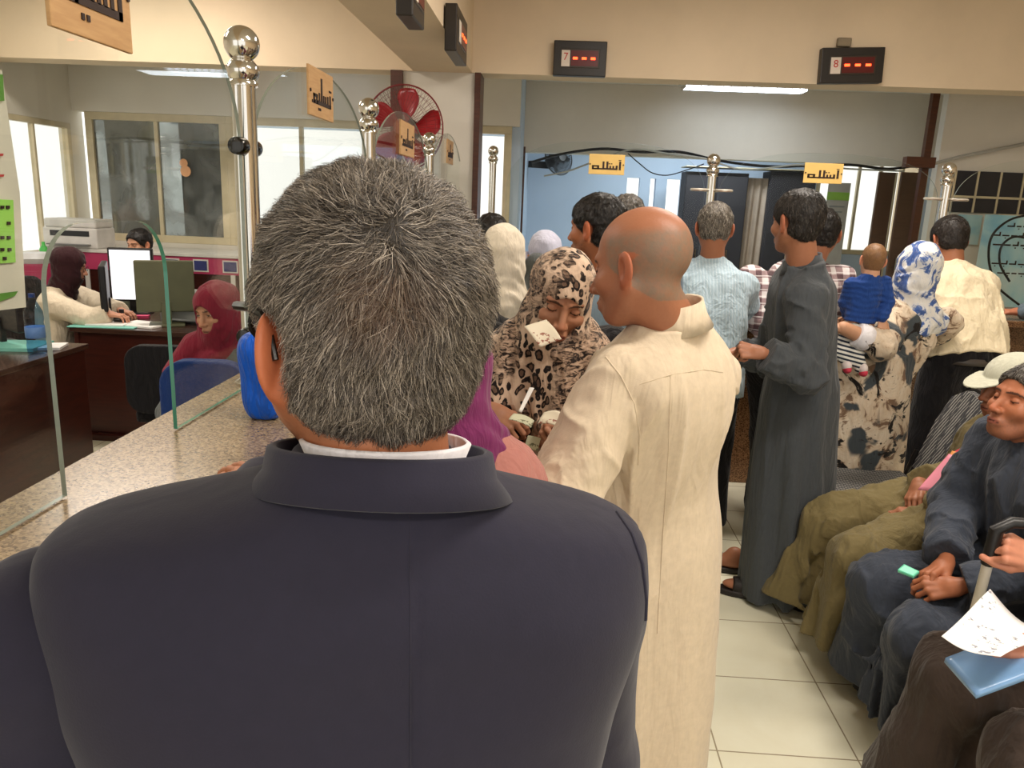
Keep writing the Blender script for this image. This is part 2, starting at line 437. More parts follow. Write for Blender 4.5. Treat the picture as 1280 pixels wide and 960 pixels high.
def handfn(H, el=None):
    palm, segs, th, T, sc = H
    def f(P):
        d = None
        for a, b, ra, rb in palm:
            e = cap(P, a, b, ra*sc, rb*sc); d = e if d is None else sm(d, e, .010*sc)
        w0 = T((0, 0, 0)); e0 = T((0, -.06, 0)) if el is None else w0+(np.asarray(el)-w0)/np.linalg.norm(np.asarray(el)-w0)*.10*sc
        d = sm(d, cap(P, w0, T((0, .02, -.003)), .0200*sc, .0205*sc), .02*sc); d = sm(d, cap(P, e0, w0, .0245*sc, .0200*sc), .012*sc)
        fs = {}
        for g, a, b, ra, rb in segs+th[1:]:
            e = cap(P, a, b, ra, rb); fs[g] = e if g not in fs else sm(fs[g], e, .003*sc)
        e = cap(P, *th[0][1:]); d = sm(d, e, .012*sc)
        for g in fs: d = sm(d, fs[g], .0045*sc)
        return d
    pts = [x for a, b, _, _ in palm for x in (a, b)]+[x for _, a, b, _, _ in segs+th for x in (a, b)]
    return f, pts
def hand_col(H, tone):
    palm, segs, th, T, sc = H; tips = [s[2] for s in segs[2::3]]+[th[-1][2]]
    def c(V):
        t = np.array(lin(tone)); o = np.tile(t, (len(V), 1))
        for p in tips:
            k = np.clip(1-np.linalg.norm(V-p, axis=1)/(.016*sc), 0, 1)[:, None]*.5; o = o*(1-k)+o*np.array([1.2, .95, .9])*k
        return o
    return c
def stand(base, yaw, h=1.72, **ov):
    s = h/1.75; d = dict(pel=(0, 0, .95), neck=(0, -.02, 1.46), head=(0, .02, 1.63), sL=(-.185, -.01, 1.42), sR=(.185, -.01, 1.42),
        eL=(-.25, -.03, 1.13), eR=(.25, -.03, 1.13), wL=(-.26, .06, .88), wR=(.26, .06, .88), hL=(-.09, 0, .92), hR=(.09, 0, .92),
        kL=(-.10, .02, .50), kR=(.10, .02, .50), aL=(-.11, -.01, .08), aR=(.11, -.01, .08))
    d.update(ov); return world(base, yaw, {k: tuple(np.array(v)*s) for k, v in d.items()})
def sit(base, yaw, h=1.72, **ov):
    s = h/1.75; d = dict(pel=(0, -.02, .56), neck=(0, .0, 1.05), head=(0, .06, 1.21), sL=(-.19, 0, 1.0), sR=(.19, 0, 1.0),
        eL=(-.24, .08, .74), eR=(.24, .08, .74), wL=(-.12, .30, .68), wR=(.12, .30, .68), hL=(-.10, 0, .54), hR=(.10, 0, .54),
        kL=(-.15, .42, .53), kR=(.15, .42, .53), aL=(-.15, .42, .09), aR=(.15, .42, .09))
    d.update(ov); return world(base, yaw, {k: tuple(np.array(v)*s) for k, v in d.items()})
def world(base, yaw, d):
    c, s = math.cos(math.radians(yaw)), math.sin(math.radians(yaw)); b = np.array((base[0], base[1], 0.))
    J = {k: b+np.array((v[0]*c-v[1]*s, v[0]*s+v[1]*c, v[2])) for k, v in d.items()}; J['base'] = b; J['yaw'] = yaw
    J['fwd'] = V3(-s, c, 0); J['rt'] = V3(c, s, 0); return J
def merge(parts):
    V = []; F = []; K = []; n = 0
    for v, q, c in parts: V.append(v); F.append(q+n); K.append(c); n += len(v)
    return np.concatenate(V), np.concatenate(F), np.concatenate(K)
def person(label, J, tone, head=(0, 0, 0), hands=(), hs=1.0, vox=.004, female=False, group=None, hk={}, ck={}, nude=.8, armr=1.0, feet=True, hvox=None):
    """head=(yaw, pitch, roll) in world degrees; returns (object, head centre, head matrix)"""
    R = rotm(*head); Hc = J['head']; parts = []
    if female: hk = dict(hk, ears=False)
    fh = headfn(Hc/hs if False else Hc*0, np.eye(3), **hk)
    nk_dir = J['neck']-Hc
    def f(P):
        q = (P-Hc)@R/hs; d = f_head(q, **hk)*hs
        b = Hc+R@np.array((0, -.022, -.050))*hs
        return sm(d, cap(P, b, J['neck']+V3(0, 0, -.02), .052*hs*(.88 if female else 1), .058*hs*(.9 if female else 1.08)), .018*hs)
    lo = np.minimum(Hc-.15*hs, J['neck']-.09); hi = np.maximum(Hc+.15*hs, J['neck']+.09)
    V, Q = polygonize(f, lo, hi, vox); parts.append((V, Q, head_cols((V-Hc)@R/hs, tone, **ck)))
    up = J['neck']-J['pel']; L = np.linalg.norm(up)
    if abs(J['hL'][2]-J['pel'][2]) < .12 and hs > .7 and J['kL'][2] < J['pel'][2]-.3: J['hL'] = J['pel']-J['rt']*.08+V3(0, 0, -.03); J['hR'] = J['pel']+J['rt']*.08+V3(0, 0, -.03)
    for h in hands:
        if h is None: continue
        W_ = np.asarray(h['wr'], float); k_ = 'wL' if np.linalg.norm(J['wL']-W_) < np.linalg.norm(J['wR']-W_) else 'wR'; J[k_] = W_
    def g(P):
        d = Loft(J['pel']-up*.1, J['neck'], J['sR']-J['sL'], [0, .3, .7, .9, 1], [.10*hs, .09*hs, .105*hs, .10*hs, .05*hs], [.06*hs, .06*hs, .07*hs, .06*hs, .045*hs])(P)
        for s in 'LR':
            ka = hs if hs > .7 else hs*.72; d = sm(d, cap(P, J['s'+s], J['e'+s], .036*ka, .032*ka), .03); d = sm(d, cap(P, J['e'+s], J['w'+s], .032*ka, .021*ka), .01)
            d = sm(d, cap(P, J['h'+s], J['k'+s], .05*hs, .045*hs), .04); d = sm(d, cap(P, J['k'+s], J['a'+s], .045*hs, .03*hs), .02)
        return d
    pts = [J[k] for k in ('neck', 'pel', 'sL', 'sR', 'eL', 'eR', 'wL', 'wR', 'hL', 'hR', 'kL', 'kR', 'aL', 'aR')]
    lo, hi = bounds(pts, .12); V, Q = polygonize(g, lo, hi, .014); parts.append((V, Q, np.tile(lin(tone), (len(V), 1))))
    for h in hands:
        if h is None: continue
        W_ = np.asarray(h['wr'], float); el = J['eL'] if np.linalg.norm(J['wL']-W_) < np.linalg.norm(J['wR']-W_) else J['eR']; H = hand_pts(**h); fn, pp = handfn(H, el); pp = pp+[W_+(el-W_)/np.linalg.norm(el-W_)*.09]; lo, hi = bounds(pp, .06*hs)
        V, Q = polygonize(fn, lo, hi, hvox or max(.0025, vox*.8)); parts.append((V, Q, hand_col(H, tone)(V)))
    V, Q, K = merge(parts)
    o = link('person', mesh_arr('person', V-J['base'], Q, K), SKIN); o.location = tuple(J['base'])
    tag(o, label, 'person', group); J['obj'] = o; J['R'] = R; J['Hc'] = Hc; J['hs'] = hs
    return o
def child(J, name, f, lo, hi, vox, mat, colf=None):
    return sdf_obj(name, f, lo, hi, vox, mat, J['obj'], J['base'], colf)
# ---- hair
def hair_sdf(bald=0.0, t=.008, front=.0, nape=.0, seed=1, rough=.004, full=0, earz=0, eark=1.0, low=0):
    def f(q):
        d = ell(q, (0, -.014, .030), (.0765+t, .097+t, .086+t))
        d = sm(d, ell(q, (0, -.03, -.035), (.060+t*.6+low, .055+t*.5+low, .055+low)), .03)
        d = d-rough*vn(q, 60, seed)-rough*.5*vn(q, 150, seed+1)
        z, y, x = q[:, 2], q[:, 1], np.abs(q[:, 0])
        d = np.maximum(d, (y-(.030-front)-.55*(z+.02)-.25*np.maximum(z-.05, 0))*.87)
        d = np.maximum(d, (-.088-nape+.95*np.maximum(y+.055, 0)-z)*.75)
        ear = ell(np.stack([x, q[:, 1], q[:, 2]], 1), (.090, -.010+.004*(eark > 1), -.012+earz), (.026*eark, .026*eark, .036*eark)); d = sub(d, ear, .006)
        if bald: d = sub(d, ell(q, (0, .030-.02*(1-bald), .095), (.052*bald+.01, .085*bald+.02, .055)), .012)
        return d
    return f
def strands(f, V, Q, n, L, w, colfn, seed=3, jit=.35, lift=.003, flow=None, seg=4, curl=0, crown=(0, -.03, .12), clump=0):
    """thin ribbons that follow the surface f(q)=0, starting at random points of (V, Q)"""
    rg = np.random.default_rng(seed); A = V[Q[:, 0]]; B = V[Q[:, 1]]; D_ = V[Q[:, 3]]
    ar = np.linalg.norm(np.cross(B-A, D_-A), axis=1); fi = rg.choice(len(Q), n, p=ar/ar.sum())
    a, b = rg.random(n), rg.random(n)
    p = A[fi]*(1-a-b+a*b)[:, None]+B[fi]*(a*(1-b))[:, None]+V[Q[fi, 2]]*(a*b)[:, None]+D_[fi]*((1-a)*b)[:, None]
    def grad(x):
        h = .002; G = np.stack([f(x+np.eye(3)[k]*h)-f(x-np.eye(3)[k]*h) for k in range(3)], 1)
        return G/np.maximum(np.linalg.norm(G, axis=1), 1e-6)[:, None]
    ax = rg.normal(size=(n, 3)); 
    if clump:
        ax = ax*(1-clump)+clump*2.2*np.stack([vn(p, 55, seed+k) for k in range(3)], 1)
    pts = [p-grad(p)*.002]; x = p.copy(); ll = L*(.6+.8*rg.random(n)); lf = lift*rg.random(n)
    for k in range(seg):
        g = grad(x)
        dr = flow(x) if flow is not None else (x-np.array(crown))*np.array([1, 1, 1])+np.array([0, 0, -.05])
        dr = dr/np.linalg.norm(dr, axis=1)[:, None]+ax*jit; dr = dr-g*(dr*g).sum(1)[:, None]; dr /= np.maximum(np.linalg.norm(dr, axis=1), 1e-6)[:, None]
        x = x+dr*(ll/seg)[:, None]; tgt = lf*((k+1)/seg); x = x-g*np.clip(f(x)-tgt, -.01, .01)[:, None]
        pts.append(x.copy())
    pts = np.stack(pts, 1)  # n,seg+1,3
    t = np.gradient(pts, axis=1); side = np.cross(t, rg.normal(size=(n, 1, 3))*.5+np.stack([grad(pts[:, 0])]*(seg+1), 1)); side /= np.maximum(np.linalg.norm(side, axis=2), 1e-9)[..., None]
    ww = w*(1-np.linspace(0, .75, seg+1)**2)[None, :, None]
    a = pts+side*ww/2; b = pts-side*ww/2
    VV = np.stack([a, b], 2).reshape(-1, 3); base = (np.arange(n)*(seg+1)*2)[:, None]
    k = np.arange(seg)[None, :]*2; q = np.stack([base+k, base+k+1, base+k+3, base+k+2], -1).reshape(-1, 4)
    cc = colfn(p, rg); cols = np.repeat(cc, (seg+1)*2, axis=0)
    return VV, q, cols
def haircol(cs, ws, dk=.75, patch=None):
    tab = np.array([lin(c) for c in cs])
    def f(p, rg):
        c = tab[rg.choice(len(cs), len(p), p=np.array(ws)/sum(ws))]*(.8+.4*rg.random(len(p)))[:, None]
        if patch: c = patch(p, c)
        return c
    return f
def add_hair(J, name, spec, n, L, w, cols, mat, vox=.004, basecol='2a241f', jit=.35, lift=.004, seg=4, seed=3, clump=.3, crown=(0, -.03, .12), patch=None):
    R, Hc, hs = J['R'], J['Hc'], J['hs']; f = hair_sdf(**spec)
    V, Q = polygonize(f, (-.11, -.14, -.13), (.11, .12, .14), vox)
    K = np.tile(lin(basecol), (len(V), 1))*(.85+.3*np.random.default_rng(1).random((len(V), 1)))
    if patch: K = patch(V, K)
    parts = [(V, Q, K)]
    if n: parts.append(strands(f, V, Q, n, L, w, cols, seed, jit, lift, seg=seg, clump=clump, crown=crown))
    V, Q, K = merge(parts); V = (V*hs)@R.T+Hc-J['base']
    return link(name, mesh_arr(name, V, Q, K), mat, J['obj'])
# ---- clothes
def foldn(P, amp, seed, sc=(16, 16, 3)):
    n = vn(P, sc, seed); m = vn(P, np.array(sc)*2.1, seed+7)
    r = 1-2*np.abs(n); return amp*(r*np.abs(r))*.8+amp*.45*m
def arm_f(P, J, s, r=(.062, .050, .042), k=.02, amp=.006, seed=1, end=1.0, flare=None):
    S, E, W = J['s'+s], J['e'+s], J['w'+s]; We = E+(W-E)*end
    d = sm(cap(P, S, E, r[0], r[1]), cap(P, E, We, r[1], r[2] if flare is None else flare), k)
    ax = (We-E)/np.linalg.norm(We-E); cut = (P-We)@ax
    d = d-foldn(P, amp, seed, (14, 14, 14))-amp*.8*np.clip(1-np.linalg.norm(P-E, axis=1)/.14, 0, 1)*np.sin(70*((P-E)@ax)+3*vn(P, 10, seed))
    near = np.linalg.norm(P-We, axis=1) < .13
    return np.where(near, np.maximum(d, cut), d)
def torso_f(J, low=-.10, w=(.165, .155, .17, .185, .165, .085), d=(.115, .115, .125, .12, .085, .06), b=None, sc=1.0, p=2.4, top=.02):
    up = J['neck']-J['pel']; 
    return Loft(J['pel']+up*low, J['neck']+up/np.linalg.norm(up)*top, J['sR']-J['sL'], [0, .35, .62, .8, .9, 1], [x*sc for x in w], [x*sc for x in d], [x*sc for x in (b or d)], p=p)
def shirt(J, name, mat, vox=.008, low=-.1, sc=1.0, w=None, d=None, b=None, ar=(.062, .050, .042), amp=.007, seed=1, ends=(1, 1), skirt=None, armk=.045, top=.02, flare=None, slvk=1.0, fsc=(16, 16, 4)):
    kw = {}
    if w: kw['w'] = w
    if d: kw['d'] = d
    T = torso_f(J, low, sc=sc, b=b, top=top, **kw)
    def f(P):
        q = T(P)-foldn(P, amp, seed, fsc)
        if skirt is not None: q = sm(q, skirt(P), .04)
        for s, e in zip('LR', ends):
            q = sm(q, arm_f(P, J, s, ar, seed=seed+3, amp=amp*.8, end=e, flare=flare), armk)
        return q
    J['f_'+name] = f; pts = [J['pel'], J['neck'], J['sL'], J['sR'], J['eL'], J['eR'], J['wL'], J['wR'], J['pel']+low*(J['neck']-J['pel'])]
    lo, hi = bounds(pts, .2)
    if skirt is not None: lo = np.minimum(lo, skirt.lo); hi = np.maximum(hi, skirt.hi)
    return child(J, name, f, lo, hi, vox, mat)
def skirt_long(J, hem=.05, w=(.30, .25, .2, .185), d=(.24, .2, .16, .13), folds=9, amp=.014, seed=2, p=2.0, lean=(0, 0), top=None, c2=None):
    top = J['pel']+V3(0, 0, .12) if top is None else top; bot = V3(top[0]+lean[0], top[1]+lean[1], hem)
    if c2 is not None: bot = V3(c2[0], c2[1], hem)
    Lf = Loft(bot, top, J['rt'], [0, .4, .75, 1], w, d, p=p)
    def f(P):
        a, b, c = Lf.coords(P); th = np.arctan2(b, a); dn = np.clip(1-c, 0, 1)
        fo = np.sin(folds*th+2.2*vn(P, (3, 3, 1.2), seed)+1.3*np.sin(3*th+seed)); fo = np.sign(fo)*np.abs(fo)**.8
        return Lf(P)-amp*fo*dn**.7*.8-foldn(P, amp*.35, seed+3, (12, 12, 2.5))
    f.lo = np.minimum(bot, top)-max(max(w), max(d))-.06; f.hi = np.maximum(bot, top)+max(max(w), max(d))+.06; f.lo[2] = hem-.03
    return f
def skirt_sit(J, hem=.08, r=(.13, .105, .15), k=.10, amp=.012, seed=4, fl=1.0, folds=True):
    def f(P):
        d = None
        for s in 'LR':
            kn = J['k'+s]; h = J['h'+s]+V3(0, 0, .02); a = J['a'+s].copy(); a[2] = hem
            t = sm(cap(P, h, kn, r[0], r[1]), cap(P, kn, a, r[1]*.95, r[2]*fl), .05)
            d = t if d is None else sm(d, t, k)
        lowm = np.clip((J['kL'][2]-P[:, 2])/.3, 0, 1)
        c = (J['kL']+J['kR'])/2; q = P-c; th = np.arctan2(q@J['rt'], q@J['fwd'])
        if folds: d = d-amp*1.2*lowm*np.sin(9*th+2*vn(P, (4, 4, 1.5), seed))
        d = d-foldn(P, amp, seed, (9, 9, 6))*(1-.5*lowm)-foldn(P, amp*.4, seed+9, (22, 22, 5))
        return np.maximum(d, hem-P[:, 2])
    pts = [J[x] for x in ('hL', 'hR', 'kL', 'kR', 'aL', 'aR')]; f.lo, f.hi = bounds(pts, .24); f.lo[2] = hem-.03
    return f
def leg_f(J, r=(.105, .075, .065), amp=.008, seed=5, cut=.06):
    def f(P):
        d = None
        for s in 'LR':
            t = sm(cap(P, J['h'+s]+V3(0, 0, .03), J['k'+s], r[0], r[1]), cap(P, J['k'+s], J['a'+s], r[1], r[2]), .03); d = t if d is None else sm(d, t, .03)
        d = sm(d, ell(P, J['pel'], (.17, .125, .13)), .05)
        return np.maximum(d-foldn(P, amp, seed, (14, 14, 7)), cut-P[:, 2])
    return f
SHOE = [None]
def shoes(J, fw=None, back=0):
    if SHOE[0] is None: SHOE[0] = plain('black_shoe_leather', (26, 22, 20), .35)
    fw = J['fwd'] if fw is None else fw; rt = np.cross(fw, V3(0, 0, 1))
    for s in 'LR':
        p = J['a'+s]*V3(1, 1, 0)-fw*back
        def f(P):
            q = np.stack([(P-p)@rt, (P-p)@fw, P[:, 2]], 1); d = sm(ell(q, (0, .045, .032), (.044, .125, .036)), ell(q, (0, -.035, .055), (.040, .052, .055)), .03)
            d = sm(d, np.maximum(np.hypot(q[:, 0]/1.0, (q[:, 1]-.03)*.40)-.046, np.abs(q[:, 2]-.010)-.008), .004); return np.maximum(d, -q[:, 2]+.001)
        child(J, 'shoe', f, p-V3(.2, .2, .01), p+V3(.2, .2, .14), .008, SHOE[0])
def trousers(J, name, mat, vox=.009, **k):
    shoes(J)
    f = leg_f(J, **k); lo, hi = bounds([J[x] for x in ('hL', 'hR', 'kL', 'kR', 'aL', 'aR', 'pel')], .2)
    hi[2] = J['pel'][2]+.13
    return child(J, name, lambda P: np.maximum(f(P), P[:, 2]-J['pel'][2]-.10), lo, hi, vox, mat)
def hijab(J, name, mat, vox=.005, face=True, drape=(.0, .06, .0), size=1.0, amp=.003, chest=True, seed=11, low=.16, opening=(.050, .064), mat2=None, tail=None, zc=-.014):
    R, Hc, hs = J['R'], J['Hc'], J['hs']; up = J['neck']-J['pel']; up = up/np.linalg.norm(up)
    SL, SR = J['sL'], J['sR']; nk = J['neck']
    def f(P):
        q = (P-Hc)@R/hs
        d = ell(q, (0, -.020, .030), (.090*size, .112*size, .099*size))
        d = sm(d, ell(q, (0, .004, -.050), (.080*size, .094*size, .082)), .04)
        d = sm(d, cap(P, Hc+R@V3(0, -.01, -.085), nk+V3(0, 0, -.03), .080, .10), .05)
        if chest:
            d = sm(d, cap(P, nk+(SL-nk)*.62+V3(0, 0, -.02), nk+(SR-nk)*.62+V3(0, 0, -.02), .062), .07)
            d = sm(d, cap(P, nk+J['fwd']*.07-up*.03, nk+J['fwd']*.11-up*low, .085, .055), .06)
            d = sm(d, cap(P, nk-J['fwd']*.05-up*.02, nk-J['fwd']*.07-up*low*.8, .08, .05), .06)
        fo = np.sin(q[:, 2]*95+q[:, 1]*60+5*vn(q, 14, seed)); d = d-amp*fo*np.clip(.4-q[:, 2]*5, .25, 1)-amp*1.4*vn(P, 26, seed+1)
        if tail is not None: d = sm(d, tail(P), .05)
        if face:
            d = sub(d, ell(q, (0, .11, zc), (opening[0], .075, opening[1])), .006)
        return d
    lo, hi = bounds([Hc, nk, nk-up*low, SL*.6+nk*.4, SR*.6+nk*.4]+(tail.pts if tail is not None else []), .17)
    return child(J, name, f, lo, hi, vox, mat)
def collar_f(J, r=.066, h=.035, back=.02, tilt=.02, vox=.004, mat=None, name='collar', gap=True, lean=None, thick=.0035, opening=.6):
    """stand-up collar ring around the neck"""
    nk = J['neck']; up = (J['Hc']-nk)*.5+V3(0, 0, .12); up /= np.linalg.norm(up); fw = J['fwd']-up*(J['fwd']@up); fw /= np.linalg.norm(fw); rt = np.cross(fw, up)
    n = 44; V = []; a0 = math.radians(18)*opening/.6
    for i in range(n+1):
        t = math.pi/2+a0+(2*math.pi-2*a0)*i/n; c, s = math.cos(t), math.sin(t)
        for k, (hh, rr) in enumerate(((-.015, 1.10), (.006, 1.02), (h, .98), (h+.002, 1.0-thick/r*-1), (h*.2, 1.12), (-.02, 1.28))):
            front = max(0, s); hz = hh-tilt*front*1.0+back*max(0, -s)*(1 if hh > 0 else 0)
            V.append(nk+rt*c*r*rr+fw*(s*r*rr*1.05)+up*(hz))
    V = np.array(V); m = 6; Q = []
    for i in range(n):
        for k in range(m): Q.append((i*m+k, (i+1)*m+k, (i+1)*m+(k+1) % m, i*m+(k+1) % m))
    o = link(name, mesh_arr(name, V-J['base'], Q), mat, J['obj']); return o
SKIN = skinmat(); HAIR = hairmat()
# ---------------------------------------------------------------- the room
def tilemat():
    m = Mat('floor_tile', (222, 214, 178), .22, spec=.5)
    v = m.tc()
    mp = m.node('ShaderNodeMapping', {'Vector': v, 'Location': (-.697, 3.59, 0)}).outputs[0]
    br = m.node('ShaderNodeTexBrick', {'Vector': mp, 'Scale': 1.0, 'Mortar Size': .0028, 'Mortar Smooth': .2, 'Brick Width': .435, 'Row Height': .4,
        'Color1': L4((236, 234, 212)), 'Color2': L4((231, 228, 205)), 'Mortar': L4((150, 138, 112))})
    br.offset = 0; br.squash = 1
    n = m.noise(3.5, 6, .65, dist=.6)
    m.col(m.mix(m.ramp(n, [(.35, 0.0), (.75, .28)]), br.outputs[0], (206, 194, 158), 'MIX'))
    m.bump(br.outputs[1], -.25, .004); return m.m
def plaster(name, col, var=.03):
    m = Mat(name, col, .85, spec=.2); n = m.noise(1.2, 5, .6); c0 = col
    m.col(m.ramp(n, [(.3, tuple(x*(1-var) for x in c0)), (.7, tuple(min(255, x*(1+var)) for x in c0))]))
    m.bump(m.noise(14, 5, .6), .12, .01); return m.m
def granite(name='granite', base=((84, 69, 50), (138, 117, 90), (164, 142, 111), (118, 98, 74))):
    m = Mat(name, (160, 140, 115), .24, spec=.5)
    a = m.vor(260, vec=m.tc(), out=1); n = m.noise(60, 4, .7)
    g = m.node('ShaderNodeSeparateColor', {0: a}).outputs[0]
    f = m.math('ADD', m.math('MULTIPLY', g, .62), m.math('MULTIPLY', n, .42))
    m.col(m.ramp(f, [(.22, base[0]), (.34, base[3]), (.5, base[1]), (.78, base[2])])); return m.m
def wood(name, c1, c2, rough=.35, sc=1.0):
    m = Mat(name, c1, rough, spec=.4); n = m.noise(6*sc, 6, .6, m.tc((1, 1, 9)), .5)
    m.col(m.ramp(n, [(.3, c1), (.7, c2)])); return m.m
WALL = plaster('cream_plaster', (226, 206, 178)); WALLW = plaster('white_plaster', (222, 216, 204)); BLUE = plaster('pale_blue_paint', (188, 204, 224))
CEIL = plaster('ceiling_white', (226, 222, 214)); GRAN = granite(); GRAN2 = granite('brown_granite', ((60, 40, 26), (128, 92, 64), (158, 120, 86), (98, 68, 44)))
TRIM = wood('dark_wood_trim', (66, 34, 20), (88, 48, 28)); ALU = plain('cream_aluminium', (206, 192, 160), .45, 0)
STEEL = Mat('polished_steel', (214, 210, 202), .12, 1.0).m; DARKCHR = Mat('dark_chrome', (60, 58, 56), .15, 1.0).m
GLASS = glassmat('clear_glass'); GLASSF = glassmat('clear_screen_glass', (250, 252, 251), .12); GEDGE = Mat('green_glass_edge', (50, 128, 104), .12, spec=.6).m
GEDGE2 = Mat('pale_glass_edge', (136, 144, 132), .15, spec=.6).m
BLACKP = plain('black_plastic', (24, 23, 24), .4); GREYP = plain('grey_plastic', (120, 120, 118), .5); WHITEP = plain('white_plastic', (214, 210, 202), .5)
PAPER = plain('white_paper', (236, 234, 230), .8)
CAB = wood('mahogany_desk', (48, 20, 16), (66, 28, 20), .3); CABTOP = wood('desk_top', (52, 34, 28), (70, 46, 36), .25)
MAG = plain('magenta_panel', (176, 52, 92), .6); WIN = glassmat('window_glass', (246, 246, 244), .4)
SMOKE = glassmat('dusty_window_glass', (200, 204, 202), .9)
_n = SMOKE.node_tree.nodes; _l = SMOKE.node_tree.links; _o = _n['Material Output']; _s = _o.inputs[0].links[0].from_socket
_df = _n.new('ShaderNodeBsdfDiffuse'); _df.inputs[0].default_value = L4((150, 152, 150)); _tn = _n.new('ShaderNodeTexNoise'); _tn.inputs['Scale'].default_value = 3.2; _tn.inputs['Detail'].default_value = 5; _tn.inputs['Distortion'].default_value = .8
_tcn = _n.new('ShaderNodeTexCoord'); _l.new(_tcn.outputs['Object'], _tn.inputs[0]); _rp = _n.new('ShaderNodeValToRGB'); _rp.color_ramp.elements[0].position = .35; _rp.color_ramp.elements[0].color = (.12, .12, .12, 1); _rp.color_ramp.elements[1].position = .7; _rp.color_ramp.elements[1].color = (.6, .6, .6, 1); _l.new(_tn.outputs[0], _rp.inputs[0])
_mx = _n.new('ShaderNodeMixShader'); _l.new(_rp.outputs[0], _mx.inputs[0]); _l.new(_s, _mx.inputs[1]); _l.new(_df.outputs[0], _mx.inputs[2]); _l.new(_mx.outputs[0], _o.inputs[0])
struct(box('floor', (-5.4, -4, -.1), (5.2, 11.4, 0), tilemat()))
for o in [bpy.data.objects['floor']]: pass
YB, ZB = 6.2, 2.585
struct(box('ceiling', (-5.4, -4, 3.35), (5.2, YB, 3.45), CEIL))
struct(box('ceiling', (-5.4, YB+.25, 2.84), (5.2, 7.6, 2.94), CEIL)); struct(box('ceiling', (-.5, 7.6, 2.84), (5.2, 11.4, 2.94), CEIL))
struct(box('wall_right', (4.75, -4, 0), (4.9, 11.3, 3.35), WALL))
# the long lintel across the hall and the lintel over the left counter
struct(box('trim_1', (-5.4, YB, ZB), (4.75, YB+.25, 3.35), WALL))
struct(box('trim_2', (-1.12, -3.5, ZB), (-.67, YB, 3.35), WALL))
# column between the openings
struct(box('wall_column', (-1.24, YB+.02, 0), (-.62, YB+.24, ZB), WALLW))
struct(box('trim_3', (-1.29, YB-.02, 0), (-1.20, YB+.26, ZB), TRIM)); 
struct(box('trim_4', (-.645, YB-.02, 0), (-.60, YB+.26, ZB), TRIM))
# ----- office side: left wall with bright windows, back wall
def win_wall_x(x, y0, y1, z0, z1, Ymin, Ymax, ztop):
    for a, b, c, d in ((Ymin, y0, 0, ztop), (y1, Ymax, 0, ztop), (y0, y1, 0, z0), (y0, y1, z1, ztop)):
        if b-a > .01 and d-c > .01: struct(box('wall_left', (x-.12, a, c), (x, b, d), WALLW))
win_wall_x(-4.6, 5.3, 7.4, 1.0, 2.2, -4, 7.6, 3.35)
def framed_window(name, axis, pos, a0, a1, z0, z1, nb, fr=.05, gmat=WIN, th=.06, rails=()):
    """a window: a frame with mullions, its glass and catches"""
    e = None; bm = bmesh.new()
    def bb(x0, x1, c0, c1, t=th):
        if axis == 'x': bbox(bm, (pos-t/2, x0, c0), (pos+t/2, x1, c1))
        else: bbox(bm, (x0, pos-t/2, c0), (x1, pos+t/2, c1))
    bb(a0, a1, z0, z0+fr); bb(a0, a1, z1-fr, z1)
    for i in range(nb+1):
        x = a0+(a1-a0)*i/nb; w = fr*.55 if 0 < i < nb else fr
        x0 = x if i == 0 else (x-w if i == nb else x-w/2); bb(x0, x0+w, z0+fr, z1-fr, th*(1 if i in (0, nb) else .8))
    for zz in rails: bb(a0, a1, zz-.02, zz+.02, th*.7)
    o = finish(bm, name, ALU, bevel=.004); struct(o)
    bm = bmesh.new()
    if axis == 'x': bbox(bm, (pos-.003, a0+fr, z0+fr), (pos+.003, a1-fr, z1-fr))
    else: bbox(bm, (a0+fr, pos-.003, z0+fr), (a1-fr, pos+.003, z1-fr))
    finish(bm, 'pane', gmat, o)
    return o
framed_window('window_1', 'x', -4.63, 5.3, 7.4, 1.0, 2.2, 4)
# back glazed partition of the office
YO = 7.5
struct(box('wall_office_back', (-4.6, YO-.06, 0), (-1.3, YO+.06, 1.12), WALLW)); struct(box('wall_office_back', (-4.6, YO-.06, 2.32), (-.35, YO+.06, 2.84), WALLW))
framed_window('window_2', 'y', YO, -4.5, -3.13, 1.12, 2.32, 2, .07, SMOKE)
framed_window('window_3', 'y', YO, -3.13, -1.7, 1.12, 2.32, 2, .07, WIN)
framed_window('window_4', 'y', YO, -1.0, -.42, .1, 2.32, 1, .07, WIN)
struct(box('wall_office_back', (-1.7, YO-.06, 1.12), (-1.0, YO+.06, 2.32), WALLW)); 
# white curtains hanging behind the dusty glass
def curtain(name, x0, x1, Y, z0, z1, mat, label, waves=7, group=None, axis='y', amp=.025):
    n = 60; V = []; rs = 8
    for j in range(rs+1):
        for i in range(n+1):
            t = i/n; z = z1+(z0-z1)*j/rs; yy = Y+amp*math.sin(waves*2*math.pi*t+.3*j)*(.6+.4*j/rs); x = x0+(x1-x0)*t
            V.append((x, yy, z) if axis == 'y' else (yy, x, z))
    Q = [(j*(n+1)+i, j*(n+1)+i+1, (j+1)*(n+1)+i+1, (j+1)*(n+1)+i) for j in range(rs) for i in range(n)]
    me = mesh_arr(name, V, Q); o = link(name, me, mat); md = o.modifiers.new('s', 'SOLIDIFY'); md.thickness = .004
    return tag(o, label, 'curtain', group)
CURT = cloth('curtain_fabric', (226, 214, 186), .2)
GREYC = cloth('grey_curtain_fabric', (128, 132, 134), .3)
curtain('curtain', -4.42, -3.93, YO+.16, .02, 2.30, CURT, 'cream curtain behind the dusty office glass nearest the window wall', 4)
curtain('curtain', -3.7, -3.2, YO+.2, .02, 2.3, GREYC, 'grey curtain behind the dusty office glass, right of the cream one', 5)
